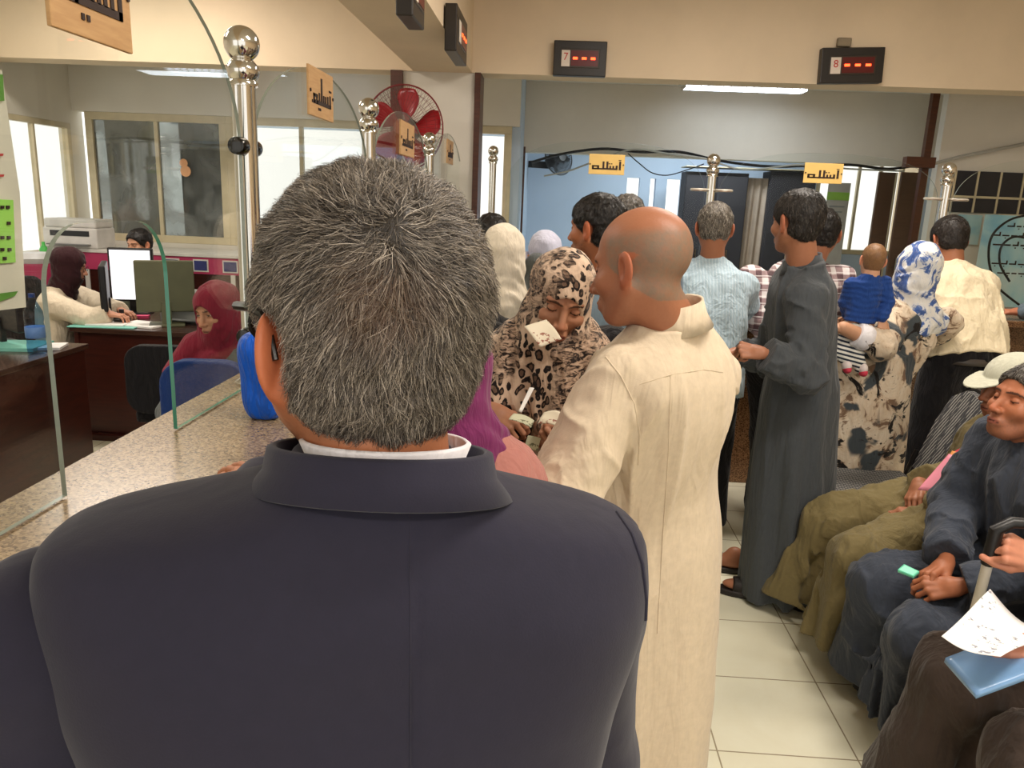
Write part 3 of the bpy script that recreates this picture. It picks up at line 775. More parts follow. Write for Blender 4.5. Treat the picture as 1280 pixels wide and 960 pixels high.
# ----- back room
struct(box('wall_back', (-.4, 10.2, 0), (4.75, 10.35, 1.15), BLUE)); struct(box('wall_back', (-5.0, 10.2, 2.45), (4.75, 10.35, 2.9), BLUE))
holes = [(.62, 1.62), (2.0, 3.7)]
xs = [at(x, 240, 10.2)[0] for x in (783, 799, 812, 819, 833, 851)]
zw0, zw1 = 1.5, at(790, 222, 10.2)[2]
struct(box('wall_back', (-.4, 10.2, 1.15), (xs[0], 10.35, 2.45), BLUE)); struct(box('wall_back', (xs[5], 10.2, 1.15), (at(1018, 250, 10.2)[0], 10.35, 2.45), BLUE))
for a, b in ((xs[1], xs[2]), (xs[3], xs[4])): struct(box('wall_back', (a, 10.2, 1.15), (b, 10.35, zw1), BLUE))
struct(box('wall_back', (xs[0], 10.2, zw1), (xs[5], 10.35, 2.45), BLUE))
struct(box('wall_back', (4.62, 10.2, 1.15), (4.75, 10.35, 2.45), BLUE))
framed_window('window_5', 'y', 10.25, at(1018, 250, 10.2)[0], 4.62, 1.15, 2.45, 5, .06, WIN)
struct(box('wall_back_room_side', (-.46, YO, 0), (-.34, 10.2, 2.84), BLUE)); 
struct(box('trim_5', (-.34, 8.3, 2.15), (4.75, 8.5, 2.84), WALLW)); struct(box('trim_6', (-.4, 8.28, 0), (-.32, 8.34, 2.2), TRIM))
p = at(1162, 165, 7.3); struct(box('trim_7', (p[0]-.03, 7.27, .0), (p[0]+.03, 7.33, 2.83), TRIM))
# fluorescent twin tube fixture
TUBE = Mat('lit_tube', (255, 255, 255), .5, emit=(225, 238, 255), es=5).m
def tube_lamp(c, length, label, axis='x', group='fluorescent ceiling lamps'):
    e = empty('ceiling_lamp', c, label, 'lamp', group)
    bm = bmesh.new(); l = length/2
    def T(a, b, cc): return (a, b, cc) if axis == 'x' else (b, a, cc)
    bbox(bm, *[tuple(map(f, *pp)) for f, pp in ()]) if False else None
    lo, hi = T(-l, -.14, 0), T(l, .14, .05); bbox(bm, [min(a, b) for a, b in zip(lo, hi)], [max(a, b) for a, b in zip(lo, hi)])
    finish(bm, 'housing', WHITEP, e, bevel=.008)
    for s in (-.07, .07):
        bm = bmesh.new(); cyl(bm, T(-l+.04, s, -.02), T(l-.04, s, -.02), .014, n=12); finish(bm, 'tube', TUBE, e, smooth=True)
    bm = bmesh.new()
    n = 16
    for i in range(n+1):
        x = -l+.03+(length-.06)*i/n; lo, hi = T(x-.003, -.135, -.035), T(x+.003, .135, 0); bbox(bm, [min(a, b) for a, b in zip(lo, hi)], [max(a, b) for a, b in zip(lo, hi)])
    finish(bm, 'louvre', STEEL, e); return e
a = at(850, 115, 7.85); b = at(1008, 117, 7.85)
tube_lamp(((a[0]+b[0])/2, 7.85, 2.785), b[0]-a[0], 'lit twin tube ceiling lamp over the blue room')
a = at(330, 100, 6.9); tube_lamp((at(385, 104, 6.9)[0], 6.9, 2.785), 1.0, 'lit twin tube ceiling lamp seen through the arched glass behind the office lintel')
for x, y, lb in ((1.2, 1.2, 'over the seated men'), (1.2, 3.9, 'over the queue at the far counter'), (1.0, -1.6, 'behind the photographer'), (-2.9, 2.6, 'over the clerk side near the glass hatch'), (-3.0, 5.2, 'over the office desks')):
    tube_lamp((x, y, 3.295), 1.2, 'twin tube ceiling lamp '+lb, group='ceiling lamps above the hall')
# ----- counters
XG, ZC = -.75, 1.165
CF = wood('counter_front', (84, 52, 34), (110, 70, 46), .4)
struct_list = []
c = empty('service_counter', (-.68, 2.4, 0), 'speckled granite service counter along the left with glass screens on it', 'counter')
def loc_box(e, name, lo, hi, mat, bevel=.004):
    l = e.location; bm = bmesh.new(); bbox(bm, [lo[i]-l[i] for i in range(3)], [hi[i]-l[i] for i in range(3)]); return finish(bm, name, mat, e, bevel=bevel)
xb = atz(219, 509, ZC)[0]
CX1 = -.50
loc_box(c, 'counter_top', (xb, -1.2, ZC-.035), (CX1, 6.15, ZC), GRAN)
loc_box(c, 'base_panel', (CX1-.16, -1.15, 0), (CX1-.12, 6.1, ZC-.035), GRAN2)
loc_box(c, 'inner_ledge', (xb-.13, -1.2, ZC-.19), (xb+.02, 3.9, ZC-.16), BLACKP)
c = empty('service_counter', (2, 4.9, 0), 'brown granite service counter across the hall where the queue leans', 'counter')
loc_box(c, 'counter_top', (.2, 4.40, 1.07), (3.88, 5.15, 1.105), GRAN2)
loc_box(c, 'base_panel', (.25, 4.58, 0), (3.88, 4.64, 1.07), GRAN2)
# ----- steel posts
def post(x, y, z0, ztop, label, group, clips=(), k=1.0, coll=False):
    e = empty('screen_post', (x, y, z0), label, 'post', group); h = ztop-z0; r = .0265*k
    bm = bmesh.new(); s = .041*k; zb = h-s
    lathe(bm, [(.0001, zb+s)]+[(s*math.sin(t), zb+s*math.cos(t)) for t in np.linspace(.15, math.pi-.35, 14)], n=28); finish(bm, 'ball', STEEL, e, smooth=True)
    bm = bmesh.new(); z1 = zb-s*.92
    lathe(bm, [(.014*k, z1+.012*k), (.024*k, z1+.004*k), (.036*k, z1-.010*k), (.040*k, z1-.022*k), (.036*k, z1-.034*k), (.030*k, z1-.042*k), (.034*k, z1-.048*k), (.034*k, z1-.056*k)], n=28); finish(bm, 'collar', STEEL, e, smooth=True)
    bm = bmesh.new()
    # a pole made of a core with rounded ribs
    cyl(bm, (0, 0, .01), (0, 0, z1-.05*k), r*.86, n=24)
    for i in range(4): cyl(bm, (r*.45*math.cos(i*math.pi/2+.6), r*.45*math.sin(i*math.pi/2+.6), .01), (r*.45*math.cos(i*math.pi/2+.6), r*.45*math.sin(i*math.pi/2+.6), z1-.05*k), r*.62, n=14)
    finish(bm, 'pole', STEEL, e, smooth=True)
    bm = bmesh.new(); lathe(bm, [(.05*k, 0), (.05*k, .006), (.04*k, .012), (.03*k, .02), (.028*k, .03)], n=24); finish(bm, 'foot_flange', STEEL, e, smooth=True)
    for zc, dx, dy in clips:
        bm = bmesh.new(); a = (dx*.024, dy*.024, zc-z0); b = (dx*.062, dy*.062, zc-z0); cyl(bm, a, b, .022, .020, 20)
        finish(bm, 'glass_clamp', DARKCHR if k >= 1 else STEEL, e, smooth=True, bevel=.003)
    return e
PY_ = [atx(px, py, XG)[1] for px, py in ((302, 53), (461, 130), (537, 165), (579, 186))]
ztop = atx(302, 32, XG)[2]
PG = 'polished posts along the left counter'
labs = ['nearest and tallest looking polished steel post with ball top on the left counter', 'second steel post on the left counter, left of the red fan',
        'third steel post on the left counter, before the red fan\'s right edge', 'farthest steel post on the left counter, against the white column']
post(XG, .55, ZC, ztop, 'steel post with ball top on the left counter, out of frame beside the photographer', PG)
for i, y in enumerate(PY_):
    zc = atx(302, 183, XG)[2]
    post(XG, y, ZC, ztop+.0*i, labs[i], PG, clips=((zc, 0, -1), (zc, 0, 1), (ZC+.13, 0, -1), (ZC+.13, 0, 1)) if i < 3 else ())
PG2 = 'polished posts on the far counter'
for px, py, Y, lb in ((893, 192, 4.9, 'steel post with flat round plates behind the man in the striped shirt'), (1188, 203, 4.9, 'steel post with flat round plates behind the man in the cream shirt')):
    p = at(px, py, Y); e = post(p[0], Y, 1.105, p[2], lb, PG2, k=1.0)
    for s in (-1, 1):
        bm = bmesh.new(); lathe(bm, [(.0001, -.008), (.05, -.008), (.056, 0), (.05, .008), (.0001, .008)], n=20); 
        bmesh.ops.translate(bm, verts=bm.verts, vec=(s*.075, -.02, -.215+(p[2]-1.105))); finish(bm, 'glass_plate', Mat('plate_steel', (235, 230, 220), .2, .6).m, e, smooth=True)
        bm = bmesh.new(); cyl(bm, (s*.02, 0, -.215+(p[2]-1.105)), (s*.04, -.015, -.215+(p[2]-1.105)), .01); finish(bm, 'bracket', STEEL, e)
p = at(617, 182, 5.9); post(p[0], 5.9, 0.0, p[2], 'steel post standing right of the dark wood strip, in front of the back room window', PG2, k=.95)
# ----- glass screens
def arc(cx, cz, rx, rz, t0, t1, n=20): return [(cx+rx*math.cos(t), cz+rz*math.sin(t)) for t in np.linspace(t0, t1, n)]
def pane_yz(name, y0, y1, zs, zt, label, notch=None, x=XG, th=.008, edge=None, group='arched glass screens on the left counter'):
    yc = (y0+y1)/2; w = (y1-y0)/2
    outer = [(y1, ZC+.004), (y1, zs)]+arc(yc, zs, w, zt-zs, 0, math.pi, 40)[1:-1]+[(y0, zs), (y0, ZC+.004)]
    if notch:
        n0, n1, nz, nr = notch
        outer += [(n0, ZC+.004), (n0, nz-nr)]+arc(n0+nr, nz-nr, nr, nr, math.pi, math.pi/2, 10)[1:]+arc(n1-nr, nz-nr, nr, nr, math.pi/2, 0, 10)+[(n1, ZC+.004)]
    cy, cz = yc, ZC
    pts = [(a-cy, b-cz) for a, b in outer]
    # triangulate the outline by scan fill
    bm = bmesh.new(); F = []; 
    for xx in (-th/2, th/2):
        vs = [bm.verts.new((xx, a, b)) for a, b in pts]; es = [bm.edges.new((vs[i], vs[(i+1) % len(vs)])) for i in range(len(vs))]
        bmesh.ops.triangle_fill(bm, edges=es, use_beauty=True); F.append(vs)
    for f in bm.faces: f.material_index = 0
    n = len(pts); 
    for i in range(n):
        f = bm.faces.new((F[0][i], F[0][(i+1) % n], F[1][(i+1) % n], F[1][i])); 
        inner = notch and i >= n-25; f.material_index = 2 if (inner and pts[i][0] > n1-nr-.02-cy) else 1
    o = finish(bm, name, [GLASS, GEDGE2, GEDGE]); o.location = (x, cy, cz); return tag(o, label, 'glass screen', group)
n0, n1, nz = 1.105, 1.472, atx(140, 277, XG)[2]
pane_yz('glass_screen', .60, PY_[0]-.035, 1.75, 2.10, 'nearest glass screen with an arched hatch cut out above the granite', (n0, n1, nz, .10))
zt2 = atx(380, 78, XG)[2]
pane_yz('glass_screen', PY_[0]+.035, PY_[1]-.035, 1.72, zt2, 'round-topped glass screen between the first and second steel posts')
pane_yz('glass_screen', PY_[1]+.035, PY_[2]-.035, 1.70, atx(499, 137, XG)[2], 'round-topped glass screen in front of the red fan')
pane_yz('glass_screen', PY_[2]+.035, PY_[3]-.035, 1.70, atx(557, 165, XG)[2], 'farthest round-topped glass screen on the left counter')
def pane_xz(x0, x1, Y, z0, zs, zt, label, group='glass screens on the far counter'):
    xc = (x0+x1)/2; w = (x1-x0)/2; zs2 = zs
    outer = [(x1, z0), (x1, zs)]+[(xc+w*math.copysign(abs(math.cos(t))**.7, math.cos(t)), zs+(zt-zs)*math.sin(t)**.8) for t in np.linspace(0, math.pi, 40)[1:-1]]+[(x0, zs), (x0, z0)]
    bm = bmesh.new(); F = []
    for yy in (-.004, .004):
        vs = [bm.verts.new((a-xc, yy, b-z0)) for a, b in outer]; es = [bm.edges.new((vs[i], vs[(i+1) % len(vs)])) for i in range(len(vs))]
        bmesh.ops.triangle_fill(bm, edges=es); F.append(vs)
    n = len(outer)
    for i in range(n): f = bm.faces.new((F[0][i], F[0][(i+1) % n], F[1][(i+1) % n], F[1][i])); f.material_index = 1
    for f in bm.faces:
        if len(f.verts) == 3: f.material_index = 0
    o = finish(bm, 'glass_screen', [GLASSF, GEDGE2]); o.location = (xc, Y, z0); return tag(o, label, 'glass screen', group)
pa, pb = at(893, 200, 4.9)[0], at(1188, 210, 4.9)[0]
pane_xz(-.3, pa-.04, 4.9, 1.109, 1.7, 2.02, 'glass screen holding the left yellow sign on the far counter')
pane_xz(pa+.04, pb-.04, 4.9, 1.109, 1.7, 2.0, 'glass screen holding the right yellow sign on the far counter')
pane_xz(pb+.04, 3.8, 4.9, 1.109, 1.7, 2.02, 'glass screen at the right end of the far counter, before the posters')
# ----- kufic wooden signs
SIGNW = wood('sign_board', (184, 142, 94), (200, 160, 110), .5, 2); SIGNY = plain('yellow_sign_board', (214, 178, 104), .5); INK = plain('dark_ink', (44, 26, 18), .6)
RECV = [(9.3, 2.4, 9.9, 6.4), (9.1, 6.8, 9.9, 7.1), (4.2, 2.4, 8.9, 3.1), (8.3, 3, 8.9, 4.4), (7.3, 3, 7.8, 4.2), (6.4, 3, 6.9, 4.2), (6.1, 5.0, 6.5, 5.4), (6.8, 5.0, 7.2, 5.4),
        (5.4, 3, 6.0, 6.2), (4.2, 3, 4.8, 6.2), (2.0, 2.4, 4.3, 3.0), (1.0, 3.7, 3.2, 4.3), (1.0, 2.4, 1.6, 4.3), (1.0, 2.4, 3.2, 3.0), (2.6, 2.4, 3.2, 4.3)]
DELIV = [(9.0, 2.4, 9.6, 4.9), (1.9, 2.4, 9.6, 3.1), (8.8, 5.5, 9.2, 5.9), (9.5, 5.5, 9.9, 5.9), (7.9, 3, 8.4, 4.6), (6.9, 3, 7.4, 4.4), (6.0, 3, 6.5, 4.4), (5.0, 3, 5.6, 7.4),
         (4.0, 3, 4.5, 4.6), (3.7, 1.3, 4.1, 1.8), (4.4, 1.3, 4.8, 1.8), (1.6, 3.6, 3.4, 4.2), (1.6, 2.4, 2.2, 4.2), (2.9, 2.4, 3.4, 4.2), (1.0, 2.4, 2.0, 2.9)]
def sign(c, w, h, word, plane, label, mat, rz=0, thick=.008):
    e = empty('word_sign', c, label, 'sign', 'wooden word signs on the glass', rz)
    bm = bmesh.new(); bbox(bm, (-w/2, -thick/2, -h/2), (w/2, thick/2, h/2)); finish(bm, 'board', mat, e, bevel=.0015)
    bm = bmesh.new(); kx = w/11; kz = h/(9.6 if word is RECV else 9.0)
    for x0, z0, x1, z1 in word: bbox(bm, (-w/2+x0*kx, -thick/2-.002, -h/2+z0*kz), (-w/2+x1*kx, -thick/2+.001, -h/2+z1*kz))
    finish(bm, 'lettering', INK, e)
    for s in (-1, 1):
        bm = bmesh.new(); cyl(bm, (s*w*.465, -thick/2-.003, 0), (s*w*.465, -thick/2, 0), .004*w/.2, n=10); finish(bm, 'screw', INK, e)
    return e
def sign_yz(p0, p1, ztop_px, zbot_px, word, label, dx=.012):
    # a board on the left glass facing the hall (+x)
    a = atx(*p0, XG+dx); b = atx(*p1, XG+dx); zt = (atx(*ztop_px, XG+dx)[2]); zb = atx(*zbot_px, XG+dx)[2]
    return sign((XG+dx, (a[1]+b[1])/2, (zt+zb)/2), abs(b[1]-a[1]), zt-zb, word, 'yz', label, SIGNW, math.pi/2)
a = atx(52, 36, XG); b = atx(155, 64, XG)
sign((XG+.012, (a[1]+b[1])/2, (a[2]+b[2])/2+.085), b[1]-a[1], .17, DELIV, 'yz', 'largest brown wooden word sign, cut by the top of the picture, on the nearest glass', SIGNW, math.pi/2)
sign_yz((385, 115), (415, 120), (400, 88), (400, 148), DELIV, 'brown wooden word sign on the second glass screen')
sign_yz((500, 175), (517, 178), (508, 153), (508, 195), DELIV, 'small wooden word sign in front of the red fan')
sign_yz((558.5, 190), (566, 190), (562, 175), (562, 205), DELIV, 'smallest wooden word sign, edge-on beside the white column')
for x0, x1, y0, y1, lb in ((737, 780, 191, 218, 'yellow word sign hanging over the man with black hair'), (1007, 1052, 202, 229, 'yellow word sign above the man in the dark grey robe')):
    a = at(x0, y0, 4.88); b = at(x1, y1, 4.88); sign(((a[0]+b[0])/2, 4.885, (a[2]+b[2])/2+(-.005)), b[0]-a[0], a[2]-b[2]-.0, RECV, 'xz', lb, SIGNY)
# ----- queue number displays
RED = Mat('red_segments', (255, 60, 30), .5, emit=(255, 70, 30), es=6).m; DKRED = plain('display_window', (92, 18, 16), .3); CARDM = plain('card', (226, 214, 200), .7); NUMM = plain('number_ink', (190, 60, 50), .6); FRAMEB = plain('display_frame', (38, 32, 26), .4)
FRAMES = plain('display_front', (54, 46, 36), .35)
def text_mesh(s, size, depth=.001):
    cu = bpy.data.curves.new('t', 'FONT'); cu.body = s; cu.size = size; cu.extrude = depth; cu.align_x = 'CENTER'; cu.align_y = 'CENTER'
    o = bpy.data.objects.new('t', cu); C.objects.link(o); bpy.context.view_layer.update()
    me = bpy.data.meshes.new_from_object(o.evaluated_get(bpy.context.evaluated_depsgraph_get())); bpy.data.objects.remove(o); me.transform(Matrix.Rotation(math.pi/2, 4, 'X')); return me
def display(c, w, h, label, num, rz=0, tilt=0):
    e = empty('queue_display', c, label, 'display', 'red queue number displays', rz); e.rotation_euler[1] = tilt
    bm = bmesh.new(); bbox(bm, (-w/2, 0, -h/2), (w/2, .07, h/2)); finish(bm, 'case', FRAMEB, e, bevel=.006)
    bm = bmesh.new(); bbox(bm, (-w*.37, -.004, -h*.27), (w*.37, .003, h*.27)); finish(bm, 'bezel', FRAMES, e, bevel=.003)
    bm = bmesh.new(); bbox(bm, (-w*.17, -.007, -h*.22), (w*.34, -.003, h*.22)); finish(bm, 'screen', DKRED, e)
    for i in range(3):
        x = -w*.09+i*w*.168; bm = bmesh.new(); bbox(bm, (x-w*.042, -.010, -h*.035), (x+w*.042, -.006, h*.03)); finish(bm, 'segment', RED, e)
    bm = bmesh.new(); bbox(bm, (-w*.35, -.007, -h*.24), (-w*.19, -.004, h*.22)); cdm = finish(bm, 'number_card', CARDM, e)
    if num:
        me = text_mesh(num, h*.30); o = link('number', me, NUMM, cdm, (-w*.27, -.0085, h*.03))
    return e
for x0, y0, x1, y1, num, lb, tl in ((692, 53, 758, 92, '7', 'black queue display with card 7 on the lintel', .02), (1029, 60, 1104, 102, '8', 'black queue display with card 8, tilted on the lintel', .055)):
    a = at(x0, y0, YB-.09); b = at(x1, y1, YB-.09); display(((a[0]+b[0])/2, YB-.075, (a[2]+b[2])/2), abs(b[0]-a[0])-.01, .245, lb, num, 0, 0 if num == '7' else -.04)
p = at(1055, 53, YB-.03); bm = bmesh.new(); bbox(bm, (-.05, -.02, -.03), (.05, .02, .03)); o = finish(bm, 'cable_box', plain('patch_grey', (140, 126, 104)), None, tuple(p+V3(0, 0, -.0)), bevel=.008); tag(o, 'small grey cable box above the display with card 8', 'box')
for px0, px1, py, lb in ((566, 587, 48, 'black queue display seen edge-on on the side lintel'), (512, 535, -8, 'queue display at the top edge of the picture on the side lintel')):
    a = atx(px0, py, -.60); b = atx(px1, py, -.60); display((-.592, (a[1]+b[1])/2-.05, (a[2]+b[2])/2), abs(b[1]-a[1])*.62, .25, lb, None, math.pi/2)
# ---------------------------------------------------------------- cloth for the crowd
NAVY = cloth('navy_suit_cloth', (44, 43, 57), .08, .5, .9, .05, (4, 4, 2)); WHITEC = cloth('white_cotton', (228, 226, 232), .2)
CREAM = cloth('cream_robe_cloth', (206, 190, 166), .22, .3, stretch=(9, 9, 2.2)); CREAM2 = cloth('cream_shirt_cloth', (222, 208, 178), .3, stretch=(10, 10, 5))
DKGREY = cloth('dark_grey_robe_cloth', (72, 76, 80), .3, .2, stretch=(10, 10, 2.2)); OLIVE = cloth('olive_robe_cloth', (118, 106, 72), .3, stretch=(9, 9, 5))
SLATE = cloth('slate_blue_robe_cloth', (62, 68, 80), .3, stretch=(9, 9, 5)); BROWN = cloth('dark_brown_robe_cloth', (62, 52, 46), .3, stretch=(9, 9, 4))
BLACKC = cloth('black_cloth', (20, 19, 22), .3); ROSE = cloth('dusty_rose_coat_cloth', (168, 112, 104), .25); PLUM = cloth('magenta_scarf_cloth', (112, 42, 88), .3)
MAROON = cloth('maroon_scarf_cloth', (124, 32, 50), .35); DKMAR = cloth('dark_brown_scarf_cloth', (52, 26, 30), .25); OFFW = cloth('cream_wool_coat', (224, 210, 186), .25)
IVORY = cloth('ivory_scarf_cloth', (228, 216, 196), .25); LAV = cloth('lavender_scarf_cloth', (196, 196, 214), .25); YEL = cloth('yellow_cloth', (226, 222, 90), .25)
GREYB = cloth('blue_grey_shirt', (104, 120, 132), .3); GREYT = cloth('grey_top_cloth', (92, 96, 96), .3); ROYAL = cloth('royal_blue_knit', (34, 66, 132), .35); BLUES = cloth('deep_blue_cloth', (28, 54, 110), .3)
KHAKI = cloth('khaki_shirt_cloth', (104, 108, 90), .3)
def stripes_v(m):
    s = m.sep(m.tc()); w = m.math('SINE', m.math('MULTIPLY', s[0], 420.0)); w2 = m.math('SINE', m.math('MULTIPLY', s[1], 300.0))
    return m.mix(m.math('MULTIPLY', m.math('GREATER_THAN', w, .72), .5), (168, 190, 204), (210, 222, 228))
STRIPE = cloth('pale_blue_striped_shirt', (168, 190, 204), .35, pattern=stripes_v, stretch=(10, 10, 5))
def stripes_h(m):
    s = m.sep(m.tc()); w = m.math('SINE', m.math('ADD', m.math('MULTIPLY', s[2], 330.0), m.math('MULTIPLY', s[0], 60.0)))
    return m.mix(m.math('GREATER_THAN', w, .1), (222, 220, 212), (44, 52, 66))
BABYST = cloth('striped_baby_trousers', (200, 200, 200), .3, pattern=stripes_h)
def plaid(m):
    s = m.sep(m.tc()); f = []
    for k in (0, 2): f.append(m.math('GREATER_THAN', m.math('SINE', m.math('MULTIPLY', s[k], 95.0)), .0))
    t = m.math('MULTIPLY', m.math('ADD', f[0], f[1]), .5); thin = m.math('GREATER_THAN', m.math('SINE', m.math('MULTIPLY', s[2], 190.0)), .85)
    return m.mix(m.math('MULTIPLY', thin, .6), m.ramp(t, [(.1, (214, 208, 208)), (.5, (150, 128, 130)), (.9, (94, 72, 76))], 'CONSTANT'), (230, 226, 226))
PLAID = cloth('plaid_shirt', (150, 130, 130), .25, pattern=plaid)
def leopard(m):
    v = m.tc((1, 1, .8)); n = m.node('ShaderNodeTexNoise', {'Vector': v, 'Scale': 14.0, 'Detail': 2.0}).outputs[1]
    vv = m.node('ShaderNodeMix', {0: .07, 4: v, 5: n}, data_type='VECTOR').outputs[1]
    d = m.vor(46, 'F1', vv, 0); e = m.vor(46, 'F1', vv, 0, 1); ns = m.noise(60, 3, .6, v)
    dd = m.math('ADD', d, m.math('MULTIPLY', ns, .5))
    spot = m.ramp(dd, [(.0, (96, 74, 62)), (.47, (104, 82, 68)), (.50, (30, 24, 24)), (.70, (30, 24, 24)), (.74, (198, 172, 150)), (1, (206, 182, 160))])
    big = m.noise(5, 3, .6, v, .5); return m.mix(m.ramp(big, [(.46, 0.0), (.56, 1.0)]), spot, m.ramp(m.noise(34, 4, .6, m.tc((1, 1, 2.2)), 1.5), [(.42, (38, 30, 28)), (.5, (150, 126, 108)), (.6, (190, 164, 142))]))
LEO = cloth('leopard_scarf_cloth', (180, 150, 130), .3, pattern=leopard)
def camo(m):
    v = m.tc(); a = m.noise(6.5, 5, .62, v, 1.2); b = m.noise(9, 5, .65, m.tc((1.1, .9, 1), rot=(1, 2, 3)), 1.0); c = m.noise(5, 3, .5, m.tc((1, 1, 1), rot=(2, .5, 1)), .6)
    base = m.ramp(b, [(.40, (120, 96, 78)), (.45, (200, 180, 156)), (.60, (214, 200, 180)), (.66, (122, 98, 80))])
    x = m.mix(m.ramp(c, [(.57, 0.0), (.60, 1.0)]), base, (66, 72, 76)); return m.mix(m.ramp(a, [(.55, 0.0), (.58, 1.0)]), x, (34, 31, 30))
CAMO = cloth('dark_floral_print_cloth', (150, 130, 110), .3, pattern=camo)
def bluew(m):
    a = m.noise(11, 5, .6, m.tc(), 1.5); return m.ramp(a, [(.42, (224, 222, 218)), (.49, (214, 216, 220)), (.53, (84, 110, 166)), (.62, (52, 78, 142)), (.72, (190, 196, 212))])
BLUEW = cloth('blue_and_white_scarf_cloth', (200, 200, 210), .3, pattern=bluew)
SUEDE = plain('sandal_leather', (34, 28, 26), .5)

T_FG, T_BALD, T_LEO = (186, 122, 86), (162, 108, 80), (176, 126, 98)
# ================= man in the navy suit (nearest)
hc = at(458, 392, .62); hc = V3(hc[0], .62, 1.546)
sL = V3(-.385, .53, 1.300); sR = V3(.045, .665, 1.300)
J = dict(base=V3(-.17, .60, 0), pel=V3(-.16, .62, .95), neck=V3(-.135, .60, 1.425), head=hc, sL=sL, sR=sR, eL=V3(-.405, .49, 1.15), wL=atz(302, 594, 1.18)+V3(.075, -.085, .022),
         eR=V3(.060, .74, 1.05), wR=V3(-.02, .92, 1.02), hL=V3(-.26, .62, .92), hR=V3(-.07, .62, .92), kL=V3(-.27, .62, .5), kR=V3(-.07, .62, .5), aL=V3(-.27, .60, .08), aR=V3(-.07, .60, .08), fwd=V3(0, 1, 0), rt=V3(1, 0, 0), yaw=0)
def d_(a, b): v = np.asarray(b, float)-np.asarray(a, float); return v
person('man in a dark navy suit with thick grey hair, closest to the camera', J, T_FG, (38, -4, 0), hs=1.0, vox=.0025, hands=[
    dict(wr=J['wL'], d=(-.7, .7, -.03), n=(0, .1, 1), s=1, curl=(7, 8, 9, 10), sc=1.0), dict(wr=J['wR'], d=(-.4, .8, 0), n=(.4, .3, 1), s=-1, curl=30)], ck=dict(eyes='open'), hk=dict(jaw=1.18, earz=-.010, lean=.75))
greys = haircol(['322c28', '48423b', '645c54', '837a70', 'a0968a', 'bdb3a6'], [2.4, 3, 3, 2.6, 1.6, .7])
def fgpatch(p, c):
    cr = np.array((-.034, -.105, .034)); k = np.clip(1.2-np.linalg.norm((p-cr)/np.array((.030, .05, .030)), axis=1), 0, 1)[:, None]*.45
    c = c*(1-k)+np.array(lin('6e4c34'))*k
    side = (np.clip((-p[:, 0]-.050)/.03, 0, 1)*np.clip((.065-p[:, 2])/.04, 0, 1))[:, None]*.5; c = c*(1-side)+c*side*1.8+side*.02  # lit left side painted into the hair colour
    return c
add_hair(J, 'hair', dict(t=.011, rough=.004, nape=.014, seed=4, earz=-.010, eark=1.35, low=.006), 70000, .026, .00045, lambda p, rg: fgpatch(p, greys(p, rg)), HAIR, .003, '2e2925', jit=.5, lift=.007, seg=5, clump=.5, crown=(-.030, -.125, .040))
# glasses: a temple arm over the ear and a rim
BLKG = plain('glasses_plastic', (22, 20, 18), .3); e = J['obj']
R, Hc = J['R'], J['Hc']; G = lambda *p: tuple(Hc+R@(V3(*p)*1.0)-J['base'])
bm = bmesh.new()
for s in (-1, 1): tube(bm, [G(s*.071, .098, .012), G(s*.080, .085, .014), G(s*.0835, .04, .016), G(s*.085, .0, .013), G(s*.084, -.012, .0), G(s*.083, -.020, -.02)], [.003, .0042, .0038, .0032, .003, .0025], 8)
for s in (-1, 1):
    pts = [G(s*.036+s*.032*math.cos(t), .100-.010*abs(math.cos(t)), -.002+.021*math.sin(t)) for t in np.linspace(0, 2*math.pi, 20)]; tube(bm, pts, .0028, 6)
tube(bm, [G(-.008, .108, .004), G(.008, .108, .004)], .0025, 6)
gl = finish(bm, 'glasses', BLKG, None, tuple(J['base']), smooth=True); tag(gl, 'black rimmed glasses worn by the grey haired man in the navy suit', 'glasses')
# jacket body and sleeves
SMK = 1
jt = Loft(V3(-.162, .615, .86), V3(-.137, .600, 1.445), V3(1, .26, .03), [0, .25, .5, .66, .80, .86, .885, .908, .935, .965, 1], [.205, .205, .217, .238, .252, .252, .250, .226, .135, .08, .062], [.14, .14, .14, .13, .12, .11, .10, .085, .070, .06, .05], [.125, .125, .135, .135, .124, .108, .100, .093, .088, .080, .064], p=2.5)
SMK = 3
def fjac(P):
    d = jt(P); a, b, c = jt.coords(P)
    # soft drape, shallow centre seam, faint diagonal pulls
    d = d-.0055*vn(P, (5, 5, 4), 3)-.0022*vn(P, (9, 9, 14), 5)-.0048*np.sin(34*(P[:, 2]+.30*P[:, 0])+2*vn(P, 6, 9))*np.exp(-((P[:, 0]+.06)/.11)**2)*np.exp(-((P[:, 2]-1.33)/.07)**2)*np.clip((1.42-P[:, 2])/.05, 0, 1)*(b < 0)
    d = d+.0016*np.exp(-((a-.030)/.0022)**2)*(b < 0)
    return d
lo, hi = V3(-.46, .40, .84), V3(.14, .80, 1.48)
child(J, 'jacket', fjac, lo, hi, .0045, NAVY)
def fslv(s):
    def f(P):
        S, E, W = J['s'+s], J['e'+s], J['w'+s]; k = -1 if s == 'L' else 1
        d = sm(ell(P, S+V3((-.010 if s == 'L' else -.006), 0, 0), (.055, .080, .066)), cap(P, S+V3(0, 0, -.03), E, .060, .056), .04); d = sm(d, cap(P, E, W, .060, .046), .03)
        d = d-.004*vn(P, (12, 12, 12), 8); ax = (W-E)/np.linalg.norm(W-E); near = np.linalg.norm(P-W, axis=1) < .12
        return np.where(near, np.maximum(d, (P-W)@ax), d)
    return f
for s in 'LR':
    lo, hi = bounds([J['s'+s], J['e'+s], J['w'+s]], .14); child(J, 'sleeve', fslv(s), lo, hi, .006, NAVY)
trousers(J, 'trousers', NAVY, .014)
